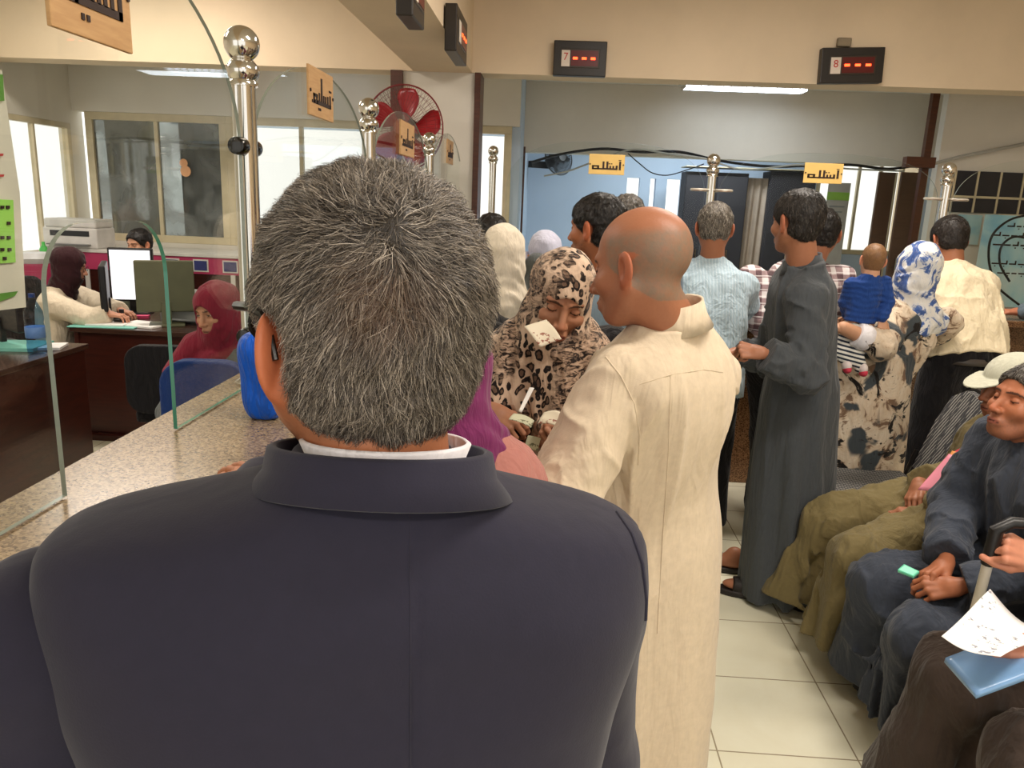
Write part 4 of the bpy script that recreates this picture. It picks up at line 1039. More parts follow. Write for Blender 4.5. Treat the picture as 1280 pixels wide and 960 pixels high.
# armhole seams
def surf(px, py, f, y0=.35): 
    d = ray(px, py); t = y0/d[1]
    for _ in range(220):
        p = CO+d*t; v = f(p[None])[0]
        if v < .0005: break
        t += max(v*.5, .001)
    return CO+d*t
for nm, pts in (('seam', [(52, 654), (40, 676), (31, 710), (28, 760), (32, 830), (44, 900), (60, 975)]), ('seam', [(771, 640), (790, 668), (803, 705), (808, 750), (806, 800), (797, 850)]), ('seam', [(511, 612), (512, 700), (513, 800), (513, 900), (513, 990)])):
    P3 = [surf(x, y, fjac) for x, y in pts]; ok = [p for p in P3 if p[1] < .78]
    if len(ok) > 2:
        fine = []
        for i in range(len(pts)-1):
            for k in range(4): fine.append(surf(pts[i][0]+(pts[i+1][0]-pts[i][0])*k/4, pts[i][1]+(pts[i+1][1]-pts[i][1])*k/4, fjac))
        fine = [p for p in fine if p[1] < .74]
        bm = bmesh.new(); tube(bm, [tuple(p-J['base']) for p in fine], .0016 if pts[0][0] != 511 else .0007, 6); finish(bm, nm, NAVY, e, smooth=True)
# turned-down collar and white shirt collar
def ringcollar(name, mat, c, r1, r2, zt, zb, thick, a0=40, tiltf=.0, back=0, n=60, drop=0, ex=1.0):
    V = []; m = 8; Q = []
    for i in range(n+1):
        t = math.radians(90+a0+(360-2*a0)*i/n); cs, sn = math.cos(t), math.sin(t); fr = (sn+1)/2   # fr=1 front
        for rr, z in ((r1, zt-drop*fr), (r1+thick*.6, zt+.0015-drop*fr), (r1+thick*1.6, zt-.001-drop*fr), (r2-.012, zb+.018-drop*fr*1.5), (r2, zb+.001-drop*fr*1.6), (r2-thick*.5, zb-.001-drop*fr*1.6), (r1+.004, zb+.01-drop*fr*1.3), (r1, zb-.02-drop*fr)):
            V.append((c[0]+cs*rr*ex, c[1]+sn*rr, c[2]+z))
    for i in range(n):
        for k in range(m): Q.append((i*m+k, (i+1)*m+k, (i+1)*m+(k+1) % m, i*m+(k+1) % m))
    return link(name, mesh_arr(name, np.array(V)-J['base'], Q), mat, J['obj'])
ringcollar('shirt_collar', WHITEC, (-.128, .600, 1.450), .062, .068, .014, -.03, .003, 25, drop=.02, ex=1.05)
ringcollar('jacket_collar', NAVY, (-.132, .600, 1.450), .072, .094, .012, -.020, .004, 48, drop=.03, ex=1.18)

# ================= bald man in the cream robe
hc = at(800, 332, 1.55); hc = V3(hc[0], 1.55, 1.533)
B0 = (hc[0]+.06, 1.66)
J = stand((B0[0], B0[1]), 48, 1.68)
J['head'] = hc; J['neck'] = at(838, 400, 1.58); J['sL'] = at(774, 470, 1.50); J['sR'] = at(892, 468, 1.80); J['pel'] = V3(B0[0]+.0, B0[1], .92)
J['eL'] = at(703, 625, 1.42); J['wL'] = at(673, 606, 1.60); J['eR'] = V3(.32, 1.98, 1.06); J['wR'] = V3(.08, 1.93, 1.05)
def bald(q, blend):
    z, y, x = q[:, 2], q[:, 1], np.abs(q[:, 0]); b = (y < .045+.2*(z)) & (z > -.075+.9*np.maximum(y+.05, 0)) & (z < .070-.1*y)
    n = vn(q, 300, 3)*.5+vn(q, 90, 4)*.5; soft = np.clip((.070-z)/.02, 0, 1)*np.clip((.045-y)/.015, 0, 1); ear = np.hypot(y+.008, z+.010) < .036
    blend((b & ~(ear & (x > .074)))*soft*(.72+.35*n), '7c7060')
person('bald man in a cream long robe with a stand collar, looking down to the left', J, T_BALD, (58, -12, 4), hs=.985, vox=.0028, hands=[
    dict(wr=J['wL'], d=(-.75, .6, .25), n=(-.5, -.55, .5), s=1, curl=(50, 55, 55, 60), sc=.95, thumb=(.4, .4)), dict(wr=J['wR'], d=(-1, .0, .1), n=(0, .3, 1), s=-1, curl=35)], ck=dict(bald=bald, eyes='down', stub='5a4c42', stubamt=.25), hk=dict(jaw=1.05))
sk = skirt_long(J, .06, (.205, .205, .19, .14), (.20, .19, .165, .10), folds=7, amp=.013, top=V3(J['pel'][0]+.015, J['pel'][1], 1.20), c2=(J['pel'][0]+.02, J['pel'][1]+.05))
shirt(J, 'robe', CREAM, .0055, low=.05, w=(.13, .158, .172, .18, .155, .07), d=(.10, .125, .12, .115, .09, .06), b=(.10, .13, .14, .125, .09, .06), ar=(.066, .074, .060), amp=.011, seed=21, skirt=sk, armk=.012, top=.0, ends=(.86, .9), fsc=(13, 13, 2.6))
collar_f(J, .064, .036, mat=CREAM, back=.0)
def seam_on(J, fname, pts, r, mat, name='seam', y0=1.0):
    out = []
    for i in range(len(pts)-1):
        for k in range(5): out.append(surf(pts[i][0]+(pts[i+1][0]-pts[i][0])*k/5, pts[i][1]+(pts[i+1][1]-pts[i][1])*k/5, J[fname], y0))
    out = [p for p in out if p[1] < J['base'][1]+.5]
    if len(out) > 3: bm = bmesh.new(); tube(bm, [tuple(p-J['base']) for p in out], r, 6); finish(bm, name, mat, J['obj'], smooth=True)
seam_on(J, 'f_robe', [(757, 446), (776, 470), (793, 505), (800, 545), (797, 590)], .0016, CREAM); seam_on(J, 'f_robe', [(800, 480), (840, 468), (880, 462), (910, 466)], .0012, CREAM); seam_on(J, 'f_robe', [(838, 470), (836, 560), (828, 680), (820, 820)], .0012, CREAM)

shoes(J)
# ================= woman in the leopard scarf counting notes
J = stand((.02, 2.12), 176, 1.58); hc = at(701, 372, 1.95); J['head'] = hc; J['neck'] = V3(.02, 2.06, 1.31)
J['sL'] = V3(.175, 2.08, 1.27); J['sR'] = V3(-.155, 2.08, 1.27); J['eL'] = V3(.20, 2.02, 1.03); J['eR'] = V3(-.19, 2.02, 1.03)
J['wR'] = at(612, 512, 1.90); J['wL'] = at(722, 566, 1.84)
def lookdown(q, blend): pass
person('woman in a leopard print headscarf looking down with a banknote in her mouth', J, T_LEO, (190, -20, -10), hs=.95, vox=.0028, female=True, hands=[
    dict(wr=J['wR'], d=(.75, -.5, -.35), n=(.1, -.75, .6), s=-1, curl=(38, 45, 50, 55), sc=.92, thumb=(.5, .6)), dict(wr=J['wL'], d=(-.85, -.25, .25), n=(-.15, -.8, -.5), s=1, curl=(45, 50, 50, 50), sc=.92, thumb=(.4, .5))], ck=dict(eyes='down', lips='9a4f48'), hk=dict(jaw=.94))
shirt(J, 'abaya', BLACKC, .010, low=-.1, w=(.19, .17, .17, .17, .15, .07), ar=(.062, .055, .048), skirt=skirt_long(J, .05, (.22, .21, .19, .17), (.18, .17, .15, .12)), seed=31, ends=(.95, .9))
def ltail(P):
    d = cap(P, V3(.05, 1.965, 1.24), V3(.045, 1.925, 1.02), .085, .075); d = sm(d, cap(P, V3(-.09, 1.99, 1.26), V3(-.13, 1.975, 1.13), .07, .07), .06)
    d = sm(d, cap(P, V3(.11, 1.99, 1.27), V3(.12, 1.96, 1.08), .06, .05), .05); return d-.006*np.sin(P[:, 0]*90+8*vn(P, 7, 4))
ltail.pts = [V3(.05, 1.92, .93), V3(-.15, 1.97, 1.05)]
hijab(J, 'headscarf', LEO, .004, tail=ltail, size=.98, amp=.0035, opening=(.050, .066), zc=-.022)
# ---- woman in the magenta scarf and dusty rose coat, hidden by the suit man
J = stand((-.10, 1.34), 20, 1.55); J['head'] = at(528, 435, 1.30); J['neck'] = V3(-.17, 1.33, 1.22); J['sR'] = at(612, 568, 1.28)+V3(-.01, 0, -.02); J['sL'] = V3(-.27, 1.33, 1.20)
J['eR'] = V3(-.02, 1.42, 1.0); J['wR'] = V3(-.06, 1.56, .98); J['eL'] = V3(-.30, 1.36, .95); J['wL'] = V3(-.25, 1.52, .95)
person('woman in a magenta headscarf and dusty rose coat, mostly hidden behind the navy suit man', J, T_LEO, (30, -20, 0), hs=.93, vox=.005, female=True)
shirt(J, 'coat', ROSE, .007, low=-.1, w=(.19, .165, .165, .165, .14, .07), ar=(.058, .052, .046), skirt=skirt_long(J, .1, (.20, .19, .18, .16), (.16, .16, .14, .12)), seed=41, amp=.005)
def mt(P): return cap(P, at(592, 450, 1.30), at(574, 545, 1.26), .032, .026)
mt.pts = [at(590, 540, 1.3)]
hijab(J, 'headscarf', PLUM, .006, tail=mt, low=.12, size=.97)
# ---- woman in black behind
J = stand((-.24, 2.55), 10, 1.62); J['head'] = at(576, 335, 2.5); J['neck'] = J['head']+V3(.02, .0, -.17); J['sR'] = J['neck']+V3(.155, 0, -.07); J['sL'] = J['neck']+V3(-.17, 0, -.07)
person('woman in black, only one shoulder showing beside the grey haired head', J, T_LEO, (10, -15, 0), hs=.95, vox=.006, female=True)
shirt(J, 'abaya', BLACKC, .011, low=-.1, skirt=skirt_long(J, .05, (.20, .20, .18, .16), (.17, .16, .14, .12)), seed=51, amp=.006); hijab(J, 'headscarf', BLACKC, .008, size=1.0)
# ---- woman in ivory scarf
J = stand((-.20, 3.3), 5, 1.60); J['head'] = at(631, 318, 3.2); J['neck'] = J['head']+V3(.0, .0, -.18); J['sR'] = J['neck']+V3(.155, 0, -.07); J['sL'] = J['neck']+V3(-.155, 0, -.07)
person('woman in an ivory headscarf and yellow top seen from behind', J, T_LEO, (-15, -8, 0), hs=.95, vox=.006, female=True)
shirt(J, 'top', YEL, .011, low=-.1, skirt=skirt_long(J, .05, (.20, .20, .18, .16), (.17, .16, .14, .12)), seed=61); hijab(J, 'headscarf', IVORY, .007, size=1.02, low=.12)
# ---- dark haired man behind her
J = stand((-.24, 3.75), 0, 1.66); J['head'] = at(614, 300, 3.7); J['neck'] = J['head']+V3(0, 0, -.17)
person('dark haired man whose crown shows over the ivory headscarf', J, T_BALD, (10, 0, 0), vox=.006); shirt(J, 'shirt', GREYT, .012, seed=71); trousers(J, 'trousers', BLACKC, .014)
dark = haircol(['120e0c', '1c1612', '2a221c'], [3, 3, 1]); add_hair(J, 'hair', dict(t=.010, seed=9), 1500, .022, .0015, dark, HAIR, .006, '15100d')
# ---- woman in lavender scarf
J = stand((-.02, 4.05), 0, 1.58); J['head'] = at(681, 317, 4.0); J['neck'] = J['head']+V3(0, 0, -.18); J['eR'] = J['sR']+V3(.04, .1, -.2); J['eL'] = J['sL']+V3(-.10, .05, -.12); J['wL'] = at(663, 322, 3.95)
person('woman in a pale lavender headscarf in the queue, right of the ivory scarf', J, T_LEO, (0, 0, 0), hs=.95, vox=.006, female=True); shirt(J, 'top', LAV, .012, skirt=skirt_long(J, .05, (.20, .20, .18, .16), (.17, .16, .14, .12)), seed=72, ends=(1, .3)); hijab(J, 'headscarf', LAV, .008)
# ---- man with black hair, grey-blue shirt
J = stand((.19, 2.92), 40, 1.72); hc = at(745, 285, 2.85); J['head'] = hc; J['neck'] = at(752, 352, 2.92); J['sL'] = at(716, 392, 2.80); J['sR'] = at(815, 385, 3.05)
person('black haired man with a short beard and grey-blue shirt, above the leopard scarf woman', J, (178, 112, 78), (58, -4, 0), vox=.004, ck=dict(stub='2a2019', stubamt=.7))
add_hair(J, 'hair', dict(t=.009, seed=12, nape=-.008), 5000, .018, .0012, dark, HAIR, .0045, '14100e', crown=(0, -.05, .12))
shirt(J, 'shirt', GREYB, .009, seed=73); trousers(J, 'trousers', BLACKC, .014)
# ---- grey haired person behind
J = stand((.38, 3.75), 0, 1.70); J['head'] = at(783, 276, 3.7); J['neck'] = J['head']+V3(0, .02, -.17)
person('grey haired man barely showing between black hair and bald head', J, T_BALD, (0, 0, 0), vox=.006); shirt(J, 'shirt', GREYB, .012, seed=74); trousers(J, 'trousers', BLACKC, .014)
greyd = haircol(['3a3632', '6a645c', '9c958a'], [2, 3, 2]); add_hair(J, 'hair', dict(t=.008, seed=13), 2500, .018, .0015, greyd, HAIR, .006, '4a4540')
# ================= man in the pale blue striped shirt leaning on the counter
J = stand((.80, 3.80), 0, 1.72); hc = at(893, 285, 3.85); J['head'] = hc; J['neck'] = at(889, 332, 3.84); J['sL'] = at(838, 360, 3.84); J['sR'] = at(931, 358, 3.84); J['pel'] = V3(.76, 3.66, .93)
J['eR'] = V3(J['sR'][0]+.06, 3.98, 1.13); J['wR'] = V3(J['sR'][0]-.06, 4.25, 1.14); J['eL'] = V3(J['sL'][0]-.05, 4.0, 1.12); J['wL'] = V3(J['sL'][0]+.08, 4.25, 1.14)
person('grey haired balding man in a pale blue striped shirt leaning on the far counter', J, T_BALD, (-8, -22, 0), vox=.004)
add_hair(J, 'hair', dict(t=.007, seed=14, bald=.55, rough=.003), 7000, .020, .0013, haircol(['4a443e', '7c756a', 'a8a094', '2e2a26'], [2, 3, 3, 1]), HAIR, .0045, '5a534c')
shirt(J, 'shirt', STRIPE, .008, low=-.30, seed=75, w=(.185, .18, .185, .19, .17, .08), d=(.12, .12, .12, .12, .09, .06), amp=.009, ar=(.068, .058, .05)); trousers(J, 'trousers', BLACKC, .013); collar_f(J, .062, .026, mat=STRIPE)
# ---- man in plaid, beyond the dark robe
J = stand((1.30, 4.02), 0, 1.66); hc = at(1027, 292, 4.02); J['head'] = hc; J['neck'] = hc+V3(-.04, -.0, -.16); J['sL'] = hc+V3(-.33, 0, -.24); J['sR'] = hc+V3(.13, .0, -.22); J['pel'] = V3(1.2, 3.9, .93)
J['eL'] = at(948, 400, 3.95); J['wL'] = V3(J['eL'][0]+.1, 4.28, 1.13); J['eR'] = J['sR']+V3(.06, .12, -.22); J['wR'] = J['sR']+V3(0, .25, -.23)
person('man in a brown and white plaid shirt at the counter beyond the dark grey robe', J, T_BALD, (-10, -15, 0), vox=.005)
add_hair(J, 'hair', dict(t=.008, seed=15), 3000, .018, .0014, dark, HAIR, .005, '15100d'); shirt(J, 'shirt', PLAID, .009, low=-.1, seed=76, ar=(.07, .062, .055)); trousers(J, 'trousers', BLACKC, .014)
# ---- person with long dark hair against the far glass
# ================= man in the dark grey robe
J = stand((1.00, 3.12), 62, 1.78); hc = at(996, 277, 3.05); J['head'] = hc; J['neck'] = at(1003, 330, 3.08); J['sL'] = at(1008, 372, 2.95); J['sR'] = at(985, 362, 3.28)
J['pel'] = V3(1.05, 3.15, .96); J['kL'] = V3(1.06, 3.08, .5); J['kR'] = V3(1.06, 3.22, .5); J['aL'] = V3(1.03, 3.12, .08); J['aR'] = V3(1.05, 3.26, .08); J['eL'] = at(1008, 468, 2.90); J['wL'] = at(953, 441, 2.88); J['eR'] = at(960, 450, 3.35); J['wR'] = at(925, 440, 3.3)
person('man in a long dark grey robe and sandals, standing with one fist forward', J, (170, 116, 88), (30, -6, 0), vox=.0035, hands=[
    dict(wr=J['wL'], d=(-1, .1, .1), n=(0, -.7, .7), s=1, curl=(80, 80, 80, 80), sc=.95, thumb=(.9, .8)), dict(wr=J['wR'], d=(-1, .1, 0), n=(0, .3, 1), s=-1, curl=60)], ck=dict(stub='3a302a', stubamt=.4))
add_hair(J, 'hair', dict(t=.008, seed=16, bald=.25, nape=-.01, rough=.002), 8000, .016, .0011, haircol(['1a1614', '2c2622', '463e38', '6a625a'], [3, 3, 1, .5]), HAIR, .004, '1e1a17')
sk = skirt_long(J, .04, (.20, .20, .185, .13), (.175, .17, .15, .10), folds=8, amp=.016, top=V3(J['pel'][0], J['pel'][1], 1.20), c2=(1.085, 3.16))
shirt(J, 'robe', DKGREY, .007, low=.05, w=(.12, .15, .165, .175, .155, .07), d=(.10, .12, .12, .115, .09, .06), ar=(.066, .068, .064), amp=.016, seed=22, skirt=sk, armk=.03, top=.0, ends=(.93, .93), fsc=(13, 13, 3))
collar_f(J, .064, .034, mat=DKGREY, back=.004)
def sandal(J, p, yaw, mat=SUEDE):
    c, s = math.cos(math.radians(yaw)), math.sin(math.radians(yaw)); fw = V3(-s, c, 0); rt = V3(c, s, 0); p = V3(*p)
    def f(P):
        q = np.stack([(P-p)@rt, (P-p)@fw, P[:, 2]-p[2]], 1); d = np.maximum((np.sqrt((q[:, 0]/.046)**2+((q[:, 1]-.03)/.135)**2)-1)*.045, np.abs(q[:, 2]-.014)-.012)
        foot = ell(q, (0, .03, .045), (.038, .11, .030)); strap = np.maximum(foot-.007, np.abs(q[:, 1]-.06)-.035); return np.minimum(d, strap)
    return child(J, 'sandal', f, p-V3(.2, .2, .02), p+V3(.2, .2, .12), .006, mat)
def footmesh(J, p, yaw, tone):
    c, s = math.cos(math.radians(yaw)), math.sin(math.radians(yaw)); fw = V3(-s, c, 0); rt = V3(c, s, 0); p = V3(*p)
    def f(P):
        q = np.stack([(P-p)@rt, (P-p)@fw, P[:, 2]-p[2]], 1); return sm(ell(q, (0, .03, .045), (.036, .11, .028)), ell(q, (0, -.03, .07), (.035, .045, .05)), .03)
    return child(J, 'foot', f, p-V3(.2, .2, .0), p+V3(.2, .2, .15), .007, SKIN, lambda V: np.tile(lin(tone), (len(V), 1)))
a = atz(944, 748, 0); sandal(J, (a[0], a[1]+.02, 0), 80); footmesh(J, (a[0], a[1]+.02, 0), 80, T_BALD)
a = atz(908, 712, 0); sandal(J, (a[0], a[1], 0), 75); footmesh(J, (a[0], a[1], 0), 75, T_BALD)
# ================= woman in the blue and white scarf with a baby
J = stand((1.62, 3.75), 10, 1.62); hc = at(1146, 338, 3.75); J['head'] = hc; J['neck'] = at(1145, 392, 3.75); J['sL'] = at(1112, 408, 3.70); J['sR'] = at(1184, 402, 3.80); J['pel'] = V3(1.54, 3.70, .90)
J['eL'] = at(1102, 432, 3.47); J['wL'] = at(1054, 410, 3.45); J['eR'] = V3(J['sR'][0]+.04, 3.95, 1.08); J['wR'] = V3(J['sR'][0], 4.15, 1.12)
WJ = J
person('woman in a blue and white headscarf and floral dress carrying a baby', J, (198, 150, 118), (-8, -14, 8), hs=1.02, vox=.005, female=True, hands=[dict(wr=J['wL'], d=(-.9, .5, 0), n=(0, 0, 1), s=1, curl=40)])
sk = skirt_long(J, .05, (.26, .25, .235, .20), (.22, .21, .185, .15), folds=7, amp=.013, c2=(J['pel'][0]-.02, J['pel'][1]))
shirt(J, 'dress', CAMO, .008, low=-.05, w=(.19, .175, .175, .175, .155, .08), ar=(.07, .062, .056), amp=.012, seed=23, skirt=sk, ends=(.55, .9), fsc=(12, 12, 4))
hijab(J, 'headscarf', BLUEW, .005, size=1.03, amp=.004, low=.14)
# cuff of the rolled sleeve
p0, p1 = J['eL']+(J['wL']-J['eL'])*.50, J['eL']+(J['wL']-J['eL'])*.66
lo, hi = bounds([p0, p1], .12); child(J, 'cuff', lambda P: np.maximum(cap(P, p0, p1, .062, .052), (P-p1)@((p1-p0)/np.linalg.norm(p1-p0))), lo, hi, .006, WHITEC)
lo, hi = bounds([J['eL'], J['wL']], .08); child(J, 'forearm', lambda P: cap(P, J['eL'], J['wL'], .042, .030), lo, hi, .006, SKIN, lambda V: np.tile(lin((198, 150, 118)), (len(V), 1)))
# ---- baby
bw = at(1078, 400, 3.52)
J = dict(base=V3(bw[0], 3.52, 0), pel=at(1074, 415, 3.52), neck=at(1088, 345, 3.52), head=at(1091, 325, 3.53), sL=at(1064, 355, 3.52), sR=at(1106, 353, 3.52), eL=at(1056, 378, 3.56), eR=at(1110, 378, 3.50),
    wL=at(1060, 395, 3.60), wR=at(1103, 397, 3.47), hL=at(1062, 420, 3.52), hR=at(1082, 422, 3.52), kL=at(1052, 440, 3.50), kR=at(1068, 440, 3.48), aL=at(1059, 452, 3.47), aR=at(1076, 460, 3.45), fwd=V3(0, 1, 0), rt=V3(1, 0, 0), yaw=0)
BZ = at(1065, 470, 3.46)[2]; J['base'][2] = BZ
person('baby in a blue top and striped trousers on a woman\'s arm', J, (206, 158, 128), (-5, 0, 4), hs=.625, vox=.003, hands=[dict(wr=J['wR'], d=(.05, -.3, -1), n=(0, -1, .3), s=-1, curl=50, sc=.55), dict(wr=J['wL'], d=(-.5, .5, -.3), n=(0, 0, 1), s=1, curl=50, sc=.5)])
for nm in (): pass
add_hair(J, 'hair', dict(t=.003, rough=.001, seed=17), 2500, .016, .0009, haircol(['6a4a34', '7e5c42', '8c6a50'], [1, 1, 1]), HAIR, .005, '84603f', lift=.001)
def bshirt(P):
    d = Loft(at(1074, 402, 3.52), at(1088, 343, 3.52), (1, 0, 0), [0, .5, .8, 1], [.068, .070, .066, .035], [.055, .055, .05, .035])(P)
    for s in 'LR': d = sm(d, sm(cap(P, J['s'+s], J['e'+s], .031, .027), cap(P, J['e'+s], J['w'+s], .027, .024), .01), .015)
    return d-.0025*vn(P, (30, 30, 70), 5)-.0012*np.sin(P[:, 2]*260+3*vn(P, 20, 2))
lo, hi = bounds([J[k] for k in ('pel', 'neck', 'sL', 'sR', 'eL', 'eR', 'wL', 'wR')], .08); child(J, 'top', bshirt, lo, hi, .0035, ROYAL)
def bpant(P):
    d = ell(P, at(1073, 415, 3.52), (.072, .062, .060))
    for s in 'LR': d = sm(d, sm(cap(P, J['h'+s], J['k'+s], .044, .036), cap(P, J['k'+s], J['a'+s], .035, .026), .01), .02)
    return d-.0015*vn(P, 40, 6)
lo, hi = bounds([J[k] for k in ('pel', 'kL', 'kR', 'aL', 'aR')], .08); child(J, 'trousers', bpant, lo, hi, .0035, BABYST)
PINKS = plain('pink_sock_sole', (206, 62, 84), .8); SOCK = plain('white_sock', (226, 214, 212), .8)
for s, q in (('L', (1058, 459)), ('R', (1078, 463))):
    c = at(*q, J['a'+s][1]-.01); lo, hi = bounds([c], .07)
    child(J, 'sock', lambda P: ell(P, c+V3(0, 0, .008), (.021, .030, .026)), lo, hi, .003, SOCK); child(J, 'sock_sole', lambda P: ell(P, c+V3(.002, -.006, -.008), (.018, .028, .019)), lo, hi, .003, PINKS)
# ================= man in the cream shirt leaning on the counter
J = stand((2.12, 4.0), 0, 1.70); hc = at(1186, 300, 4.24); J['head'] = hc; J['neck'] = at(1190, 338, 4.19); J['sL'] = at(1160, 352, 4.17); J['sR'] = at(1225, 358, 4.17); J['pel'] = at(1204, 446, 3.98)
J['hL'] = J['pel']+V3(-.09, 0, -.03); J['hR'] = J['pel']+V3(.09, 0, -.03); J['kL'] = V3(J['pel'][0]-.13, 3.98, .5); J['kR'] = V3(J['pel'][0]+.07, 4.0, .5); J['aL'] = V3(J['pel'][0]-.18, 3.94, .08); J['aR'] = V3(J['pel'][0]+.06, 3.98, .08)
J['eR'] = J['sR']+V3(.07, .10, -.24); J['wR'] = J['sR']+V3(.02, .36, -.27); J['eL'] = J['sL']+V3(-.04, .12, -.24); J['wL'] = J['sL']+V3(0, .36, -.27)
person('man in a cream shirt and black trousers bending over the far counter', J, T_BALD, (4, -28, 0), vox=.004)
add_hair(J, 'hair', dict(t=.009, seed=18, rough=.002), 5000, .016, .0013, haircol(['1c1613', '2a221d', '3a312a'], [2, 2, 1]), HAIR, .005, '1e1815')
shirt(J, 'shirt', CREAM2, .007, low=-.02, w=(.20, .205, .205, .20, .175, .08), d=(.14, .14, .13, .12, .09, .06), amp=.014, seed=24, ar=(.075, .068, .058), fsc=(12, 12, 6)); collar_f(J, .060, .026, mat=CREAM2)
trousers(J, 'trousers', BLACKC, .010, r=(.115, .090, .075)); 
bm = bmesh.new(); n = 40; V = []
up = J['neck']-J['pel']; up /= np.linalg.norm(up); bc = J['pel']-up*.005
for k, (rr, h) in enumerate(((1.0, -.018), (1.03, -.018), (1.03, .018), (1.0, .018))):
    for i in range(n): t = 2*math.pi*i/n; V.append(bc+V3(.178*rr*math.cos(t), .135*rr*math.sin(t), 0)+up*h)
Q = [(a*n+i, a*n+(i+1) % n, ((a+1) % 4)*n+(i+1) % n, ((a+1) % 4)*n+i) for a in range(4) for i in range(n)]; bm.free()
BELT = plain('belt_leather', (58, 52, 48), .35); link('belt', mesh_arr('belt', np.array(V)-J['base'], Q), BELT, J['obj'])
# ---- person at the right edge, only hand and sleeve in view
J = stand((2.74, 4.0), 0, 1.68); a = at(1262, 388, 4.50); J['wL'] = a+V3(.05, -.02, .0); J['eL'] = V3(J['wL'][0]+.22, 4.15, 1.20)
person('person past the right edge resting a hand on the far counter', J, (200, 130, 100), vox=.006, hands=[dict(wr=J['wL'], d=(-1, .1, 0), n=(0, 0, 1), s=1, curl=25)]); shirt(J, 'shirt', GREYB, .012, seed=81); trousers(J, 'trousers', BLACKC, .014)
add_hair(J, 'hair', dict(t=.009, seed=19), 0, .016, .0013, dark, HAIR, .006, '1e1815')
# ================= seated men on the right
def lap(J, name, mat, vox, **k):
    f = skirt_sit(J, **k); f2 = lambda P: f(P)
    return f
J = sit((1.60, 2.86), 90, 1.74); J['kL'] = V3(1.15, 2.60, .45); J['kR'] = V3(1.16, 2.93, .45); J['hL'][2] = J['hR'][2] = .52; J['aL'] = V3(1.20, 2.66, .1); J['aR'] = V3(1.13, 3.04, .1); J['pel'] = V3(1.66, 2.84, .52); J['neck'] = at(1272, 535, 2.80); J['head'] = at(1266, 487, 2.74)
J['sL'] = J['neck']+V3(0, -.18, -.09); J['sR'] = J['neck']+V3(0, .17, -.09); J['eL'] = V3(1.58, 2.60, .70); J['eR'] = at(1206, 610, 2.98); J['wL'] = atz(1158, 640, .60); J['wR'] = atz(1138, 606, .66)
OJ = J
person('seated man in an olive robe with crossed hands on his lap', J, T_BALD, (95, 0, 0), vox=.0045, hands=[
    dict(wr=J['wR']+V3(.03, 0, .01), d=(-.5, -.65, -.5), n=(-.5, .1, .8), s=-1, curl=(25, 28, 30, 32)), dict(wr=J['wL'], d=(-1, .15, -.1), n=(0, 0, 1), s=1, curl=35)])
f = skirt_sit(J, .10, (.12, .092, .16), seed=14, amp=.018)
class SK:  # wrap so shirt() can blend it
    def __init__(s, f): s.f, s.lo, s.hi = f, f.lo, f.hi
    def __call__(s, P): return s.f(P)
shirt(J, 'robe', OLIVE, .008, low=-.1, w=(.20, .19, .185, .185, .165, .08), d=(.16, .15, .135, .12, .09, .06), ar=(.078, .075, .068), amp=.016, seed=25, skirt=SK(f), ends=(.93, .93))
shoes(J, back=.11)
add_hair(J, 'hair', dict(t=.007, seed=20), 500, .014, .0015, greyd, HAIR, .006, '4a4540')
# cap with visor
CAPM = cloth('pale_grey_cap', (196, 196, 178), .2)
Rr, Hc_ = J['R'], J['Hc']
def capf(P):
    q = (P-Hc_)@Rr; d = ell(q, (0, -.010, .045), (.093, .112, .090)); d = np.maximum(d, -(q[:, 2]-.040)); 
    v = np.maximum(np.abs(q[:, 2]-.046+.9*np.maximum(q[:, 1]-.08, 0)*.5)-.003, (np.sqrt((q[:, 0]/.080)**2+((q[:, 1]-.085)/.085)**2)-1)*.07); return np.minimum(d, v)
cv, cq = polygonize(capf, Hc_-.24, Hc_+.24, .004); cb = Hc_+V3(0, 0, .04)
tag(link('visor_cap', mesh_arr('visor_cap', cv-cb, cq), CAPM, None, tuple(cb)), 'pale grey cap with a long visor on the man in the olive robe', 'cap')
J = sit((1.55, 2.22), 92, 1.70); J['kL'] = V3(1.15, 2.08, .45); J['kR'] = V3(1.13, 2.36, .47); J['hL'][2] = J['hR'][2] = .52; J['aL'] = V3(1.235, 2.20, .1); J['aR'] = V3(1.20, 2.46, .1); J['pel'] = V3(1.58, 2.24, .52)
J['head'] = at(1283, 505, 2.25); J['neck'] = V3(1.46, 2.24, 1.02); J['sL'] = V3(1.47, 2.08, .95); J['sR'] = V3(1.45, 2.42, .97); J['eL'] = V3(1.44, 2.02, .72); J['eR'] = V3(1.36, 2.44, .74); J['wL'] = atz(1186, 732, .62); J['wR'] = atz(1166, 702, .645)
NJ = J
person('seated man in a slate blue robe with both hands on a green phone', J, (172, 108, 76), (104, 12, 0), vox=.0032, hands=[
    dict(wr=J['wL']+V3(.03, 0, 0), d=(-1, .25, -.25), n=(-.1, -.5, .8), s=1, curl=(35, 40, 42, 45), thumb=(.5, .4)), dict(wr=J['wR']+V3(.04, 0, 0), d=(-.9, -.4, -.3), n=(-.1, .4, .9), s=-1, curl=(40, 45, 50, 50), thumb=(.6, .5))], ck=dict(eyes='down', stub='5a4a42', stubamt=.5))
shoes(J, back=.11)
add_hair(J, 'hair', dict(t=.009, seed=26), 5000, .020, .0012, haircol(['2a2522', '4a443e', '7a736a', 'a09a90'], [2, 2, 2, 1]), HAIR, .0045, '3a3430')
shirt(J, 'robe', SLATE, .007, low=-.1, w=(.19, .185, .18, .18, .16, .075), d=(.15, .14, .13, .12, .09, .06), ar=(.076, .070, .062), amp=.015, seed=27, skirt=SK(skirt_sit(J, .09, (.12, .09, .135), seed=28, amp=.016)), ends=(.93, .93))
collar_f(J, .062, .03, mat=SLATE)
